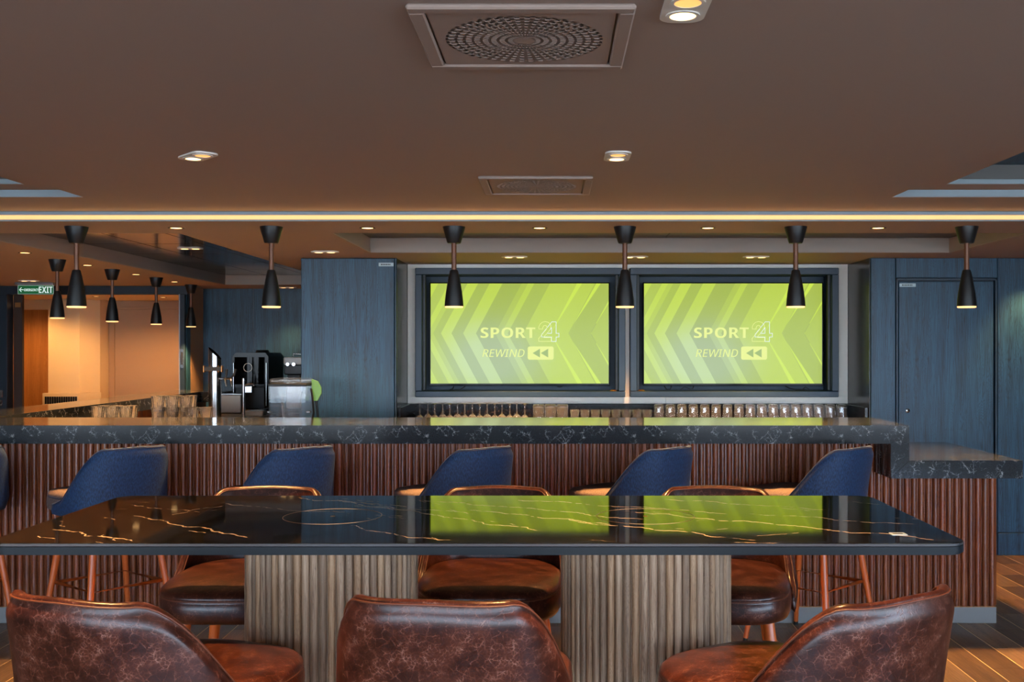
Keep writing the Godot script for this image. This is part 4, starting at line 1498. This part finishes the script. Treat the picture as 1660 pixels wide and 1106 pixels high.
	part("body", box_st(Vector3(0.20, 0.165, 0.14), 0.006), M.brushed, b, Vector3(0, 0.083, 0))
	part("lid", box_st(Vector3(0.204, 0.012, 0.144), 0.003), M.steel, b, Vector3(0, 0.171, 0))
	# tall water faucet
	var fa := thing("water_faucet", "slim steel faucet with a straight spout in front of the coffee machine", "faucet", V(-2.60, 0.92, 8.75))
	st = start()
	tube(st, [Vector3(0, 0, 0), Vector3(0, 0.33, 0)], 0.0125, 14)
	part("column", st, M.steel, fa)
	st = start()
	tube(st, [Vector3(0, 0.27, 0.0), Vector3(0.05, 0.285, 0.01), Vector3(0.085, 0.285, 0.02), Vector3(0.095, 0.27, 0.02)], 0.008, 10)
	part("spout", st, M.steel, fa)
	st = start()
	lathe(st, [Vector2(0.0, 0.01), Vector2(0.025, 0.01), Vector2(0.028, 0.0)], 20)
	part("base", st, M.steel, fa)
	# folded cloth
	var cl := thing("folded_cloth", "white folded bar cloth lying by the faucet", "cloth", V(-2.62, 0.92, 9.1))
	for k in 3:
		st = start()
		prism(st, rounded_rect(0.20 - 0.01 * k, 0.12, 0.012), 0.0, 0.012, Vector3(0.006 * k, 0.0125 * k, 0), FLAT)
		part("fold", st, M.cloth_white, cl)
	# blender under an acrylic hood
	var bl := thing("blender_hood", "clear acrylic blender hood standing in front of the blue pillar", "blender", V(-1.76, 0.95, 7.0))
	st = start()
	prism(st, PackedVector2Array([Vector2(-0.115, 0.0), Vector2(0.115, 0.0), Vector2(0.125, 0.30), Vector2(-0.125, 0.30)]), -0.11, 0.11)
	prism(st, PackedVector2Array([Vector2(-0.107, 0.004), Vector2(0.107, 0.004), Vector2(0.117, 0.30), Vector2(-0.117, 0.30)]), -0.102, 0.102)
	part("hood", st, M.acrylic, bl)
	st = start()
	box(st, Vector3(-0.128, 0.300, -0.113), Vector3(0.128, 0.318, 0.113), 0.006)
	part("hood_rim", st, M.black_metal, bl)
	st = start()
	box(st, Vector3(-0.122, 0.319, -0.108), Vector3(0.122, 0.352, 0.108), 0.012)
	part("hood_lid", st, M.acrylic, bl)
	st = start()
	lathe(st, [Vector2(0.0, 0.02), Vector2(0.05, 0.02), Vector2(0.055, 0.05), Vector2(0.072, 0.25), Vector2(0.069, 0.25), Vector2(0.052, 0.055), Vector2(0.0, 0.052)], 20)
	part("jug", st, M.glass, bl)
	st = start()
	box(st, Vector3(-0.09, 0.0, -0.09), Vector3(0.09, 0.02, 0.09), 0.006)
	part("motor_base", st, M.black, bl)
	st = start()
	tube(st, [Vector3(0.13, 0.02, 0.02), Vector3(0.155, 0.12, 0.03), Vector3(0.145, 0.22, 0.02), Vector3(0.13, 0.28, 0.0)], 0.007, 8)
	part("hose", st, M.rubber, bl)
	for s in [-1, 1]:
		part("latch", box_st(Vector3(0.03, 0.014, 0.03), 0.004), M.steel, bl, Vector3(s * 0.128, 0.13, 0.06))
	var lf := thing("lime_scoop", "pale lime green plastic scoop leaning beside the acrylic hood", "scoop", V(-1.60, 0.95, 7.02))
	st = start()
	prism(st, PackedVector2Array([Vector2(-0.025, 0.20), Vector2(0.010, 0.20), Vector2(0.036, 0.25), Vector2(0.034, 0.29), Vector2(0.012, 0.33), Vector2(-0.030, 0.345)]), -0.008, 0.008)
	part("blade", st, M.lime, lf)
	st = start()
	tube(st, [Vector3(0.02, 0.0, 0.0), Vector3(0.0, 0.21, 0)], 0.008, 8)
	part("handle", st, M.black, lf)
	# grinder half hidden behind the pillar
	var gr := thing("coffee_grinder", "white and black coffee grinder half hidden behind the blue pillar", "grinder", V(-2.40, 0.92, 9.7))
	st = start()
	box(st, Vector3(-0.07, 0.03, -0.08), Vector3(0.07, 0.27, 0.08), 0.01)
	part("body", st, M.white_plastic, gr)
	st = start()
	box(st, Vector3(-0.08, 0.0, -0.09), Vector3(0.08, 0.03, 0.09), 0.006)
	part("foot", st, M.black_metal, gr)
	st = start()
	box(st, Vector3(-0.085, 0.34, -0.09), Vector3(0.085, 0.43, 0.10), 0.008)
	part("dark_front", st, M.black_metal, gr)
	st = start()
	box(st, Vector3(-0.06, 0.27, -0.07), Vector3(0.06, 0.34, 0.07), 0.006)
	part("neck", st, M.black, gr)
	st = start()
	box(st, Vector3(-0.09, 0.43, -0.09), Vector3(0.09, 0.50, 0.10), 0.01)
	part("hopper", st, M.white_plastic, gr)
	for k in 2:
		st = start()
		lathe(st, [Vector2(0.0, 0.02), Vector2(0.016, 0.02), Vector2(0.019, 0.0)], 18)
		var kn := part("knob", st, M.steel, gr, Vector3(-0.045 + 0.055 * k, 0.435, 0.10))
		kn.rotation_degrees.x = 90
	st = start()
	tube(st, [Vector3(-0.02, 0.50, 0), Vector3(-0.02, 0.53, 0), Vector3(0.08, 0.525, 0)], 0.006, 8)
	part("lever", st, M.steel, gr)

# ---------------------------------------------------------------- glasses
func glass_thing(called: String, prof: Array, label: String, category: String, group: String, seg := 20, ribs := 0, depth := 0.0) -> Node3D:
	var st := start()
	lathe(st, prof, seg, Vector3.ZERO, ribs, depth)
	var o := MeshInstance3D.new()
	o.name = numbered(called)
	o.mesh = st.commit()
	o.set_surface_override_material(0, M.glass)
	tag(o, label, category, group)
	add_child(o)
	return o

const ORD := ["first", "second", "third", "fourth", "fifth", "sixth", "seventh", "eighth", "ninth", "tenth", "eleventh", "twelfth", "thirteenth", "fourteenth", "fifteenth", "sixteenth", "seventeenth"]

# spots: [place, words that tell this one from the rest]
func set_out(first: Node3D, spots: Array, label: String, group: String):
	for i in spots.size():
		var o := first
		if i == 0: first.position = spots[0][0]
		else: o = copy(first, spots[i][0], 0, label, group)
		o.set_meta("label", label + ", " + spots[i][1])

func build_glasses():
	var y := 0.9
	# stemmed glasses, upside down on the back bar
	var wine := [Vector2(0.0305, 0.0), Vector2(0.032, 0.0), Vector2(0.040, 0.03), Vector2(0.041, 0.055), Vector2(0.034, 0.08), Vector2(0.015, 0.096), Vector2(0.0045, 0.105), Vector2(0.004, 0.17), Vector2(0.008, 0.181), Vector2(0.036, 0.187), Vector2(0.036, 0.189), Vector2(0.0, 0.190), ]
	var inner := [Vector2(0.0, 0.094), Vector2(0.014, 0.0925), Vector2(0.0325, 0.0785), Vector2(0.0393, 0.055), Vector2(0.0385, 0.03), Vector2(0.0305, 0.0)]
	var prof := inner + wine.slice(1)
	var lab := "upturned stemmed wine glass"
	var g := "upturned wine glasses on the back bar"
	var w := glass_thing("wine_glass", prof, lab, "glass", g, 20)
	var spots := []
	for i in 8: spots.append([V(-1.015 + i * 0.1125, y, 7.86), "%s from the pillar in the front row" % ORD[i]])
	for i in 7: spots.append([V(-0.97 + i * 0.113, y, 7.99), "%s from the pillar in the rear row" % ORD[i]])
	(w as MeshInstance3D).set_surface_override_material(0, M.fine_glass)
	set_out(w, spots, lab, g)
	# tumblers
	lab = "upturned thick straight tumbler beside the wine glasses"
	g = "upturned tumblers on the back bar"
	var tum := [Vector2(0.0, 0.176), Vector2(0.038, 0.176), Vector2(0.043, 0.170), Vector2(0.0435, 0.05), Vector2(0.043, 0.0), Vector2(0.040, 0.0), Vector2(0.0405, 0.05), Vector2(0.039, 0.155), Vector2(0.0, 0.158)]
	tum.reverse()
	var tb := glass_thing("tumbler", tum, lab, "glass", g, 22)
	spots = []
	for i in 3:
		for j in 2: spots.append([V(-0.125 + i * 0.0895, y, 7.88 + j * 0.1), "%s from them, %s row" % [ORD[i], ["front", "rear"][j]]])
	set_out(tb, spots, lab, g)
	# short cut glasses in the middle
	lab = "short cut glass"
	g = "short glasses on the back bar"
	var sh := [Vector2(0.0, 0.012), Vector2(0.024, 0.014), Vector2(0.033, 0.135), Vector2(0.0345, 0.137), Vector2(0.036, 0.135), Vector2(0.027, 0.0), Vector2(0.0, 0.0)]
	sh.reverse()
	var sg := glass_thing("short_glass", sh, lab, "glass", g, 40, 10, 0.03)
	spots = []
	for i in 8:
		for j in 2: spots.append([V(0.147 + i * 0.078, y, 7.88 + j * 0.09), "%s from the tumblers in the %s row" % [ORD[i], ["front", "rear"][j]]])
	set_out(sg, spots, lab, g)
	# tall glasses
	lab = "upturned tall beer glass"
	g = "upturned tall glasses on the back bar"
	var tl := [Vector2(0.0, 0.178), Vector2(0.029, 0.178), Vector2(0.032, 0.174), Vector2(0.038, 0.06), Vector2(0.0395, 0.0), Vector2(0.037, 0.0), Vector2(0.0355, 0.06), Vector2(0.030, 0.155), Vector2(0.0, 0.158)]
	tl.reverse()
	var tg := glass_thing("beer_glass", tl, lab, "glass", g, 40, 10, 0.018)
	spots = []
	for i in 17:
		for j in 2: spots.append([V(0.775 + i * 0.086 + 0.02 * j, y, 7.86 + j * 0.11), "%s from the short glasses in the %s row" % [ORD[i], ["front", "rear"][j]]])
	set_out(tg, spots, lab, g)
	# rocks glasses stacked behind the bar front
	lab = "ribbed rocks glass"
	g = "stacked rocks glasses on the service counter"
	var rk := [Vector2(0.0, 0.014), Vector2(0.026, 0.016), Vector2(0.0395, 0.099), Vector2(0.041, 0.1), Vector2(0.0425, 0.099), Vector2(0.031, 0.0), Vector2(0.0, 0.0)]
	rk.reverse()
	var rg := glass_thing("rocks_glass", rk, lab, "glass", g, 48, 12, 0.03)
	spots = []
	for st in [[-2.93, 6.72, 3, 2, 2, "middle group of stacks"], [-2.545, 6.72, 3, 2, 3, "tallest group of stacks"], [-2.29, 6.62, 2, 1, 2, "pair of stacks by the beer tap"], [-3.19, 6.30, 3, 1, 1, "single low row by the bar's arm"]]:
		for i in st[2]:
			for j in st[3]:
				for k in st[4]:
					spots.append([V(st[0] + i * 0.089, 0.9505 + k * (0.078 if st[4] < 3 else 0.072), st[1] + j * 0.09), "%s, %s layer, %s column, %s row" % [st[5], ORD[k], ORD[i], ["front", "rear"][j]]])
	(rg as MeshInstance3D).set_surface_override_material(0, M.crystal)
	set_out(rg, spots, lab, g)

# ---------------------------------------------------------------- small things
func build_small_things():
	# emergency exit sign
	var t := thing("exit_sign", "green hanging EMERGENCY EXIT sign with an arrow before the corridor doorway", "sign", V(-5.15, 2.155, 10.4))
	part("bracket", box_st(Vector3(0.38, 0.028, 0.05), 0.004), M.alu, t, Vector3(-0.01, -0.015, 0))
	var pnl := part("sign_panel", box_st(Vector3(0.352, 0.086, 0.008), 0.003), M.green_sign, t, Vector3(0, -0.073, 0))
	lettering("sign_word", "EXIT", 0.135, 0.062, M.sign_white, pnl, Vector3(0.099, 0.0, 0.0048))
	lettering("sign_word", "EMERGENCY", 0.142, 0.026, M.sign_white, pnl, Vector3(-0.042, -0.002, 0.0048))
	var st := start()
	prism(st, PackedVector2Array([Vector2(-0.165, 0.0), Vector2(-0.145, 0.022), Vector2(-0.137, 0.022), Vector2(-0.152, 0.004), Vector2(-0.118, 0.004), Vector2(-0.118, -0.004), Vector2(-0.152, -0.004), Vector2(-0.137, -0.022), Vector2(-0.145, -0.022)]), 0.004, 0.0052)
	part("sign_arrow", st, M.sign_white, pnl)
	st = start()
	for b in [[-0.176, 0.176, 0.0415, 0.043], [-0.176, 0.176, -0.043, -0.0415], [-0.176, -0.1745, -0.043, 0.043], [0.1745, 0.176, -0.043, 0.043]]:
		box(st, Vector3(b[0], b[2], 0.003), Vector3(b[1], b[3], 0.0055), 0.0005)
	part("sign_border", st, M.sign_white, pnl)
	# sprinklers
	for q in [[0.62, 2.257, 6.05, "small brass sprinkler head in the ceiling tray before the screens"], [-2.27, 2.256, 8.55, "small brass sprinkler head in the mirrored ceiling tray"]]:
		var s := thing("sprinkler", q[3], "sprinkler", V(q[0], q[1], q[2]))
		st = start()
		lathe(st, [Vector2(0.03, 0.0), Vector2(0.028, -0.008), Vector2(0.008, -0.012), Vector2(0.006, -0.04), Vector2(0.0, -0.04)], 18)
		part("cup", st, M.brass, s)
		st = start()
		lathe(st, [Vector2(0.0, -0.052), Vector2(0.013, -0.053), Vector2(0.013, -0.051), Vector2(0.0, -0.050)], 16)
		tube(st, [Vector3(0, -0.038, 0), Vector3(0, -0.052, 0)], 0.003, 6)
		part("deflector", st, M.steel, s)
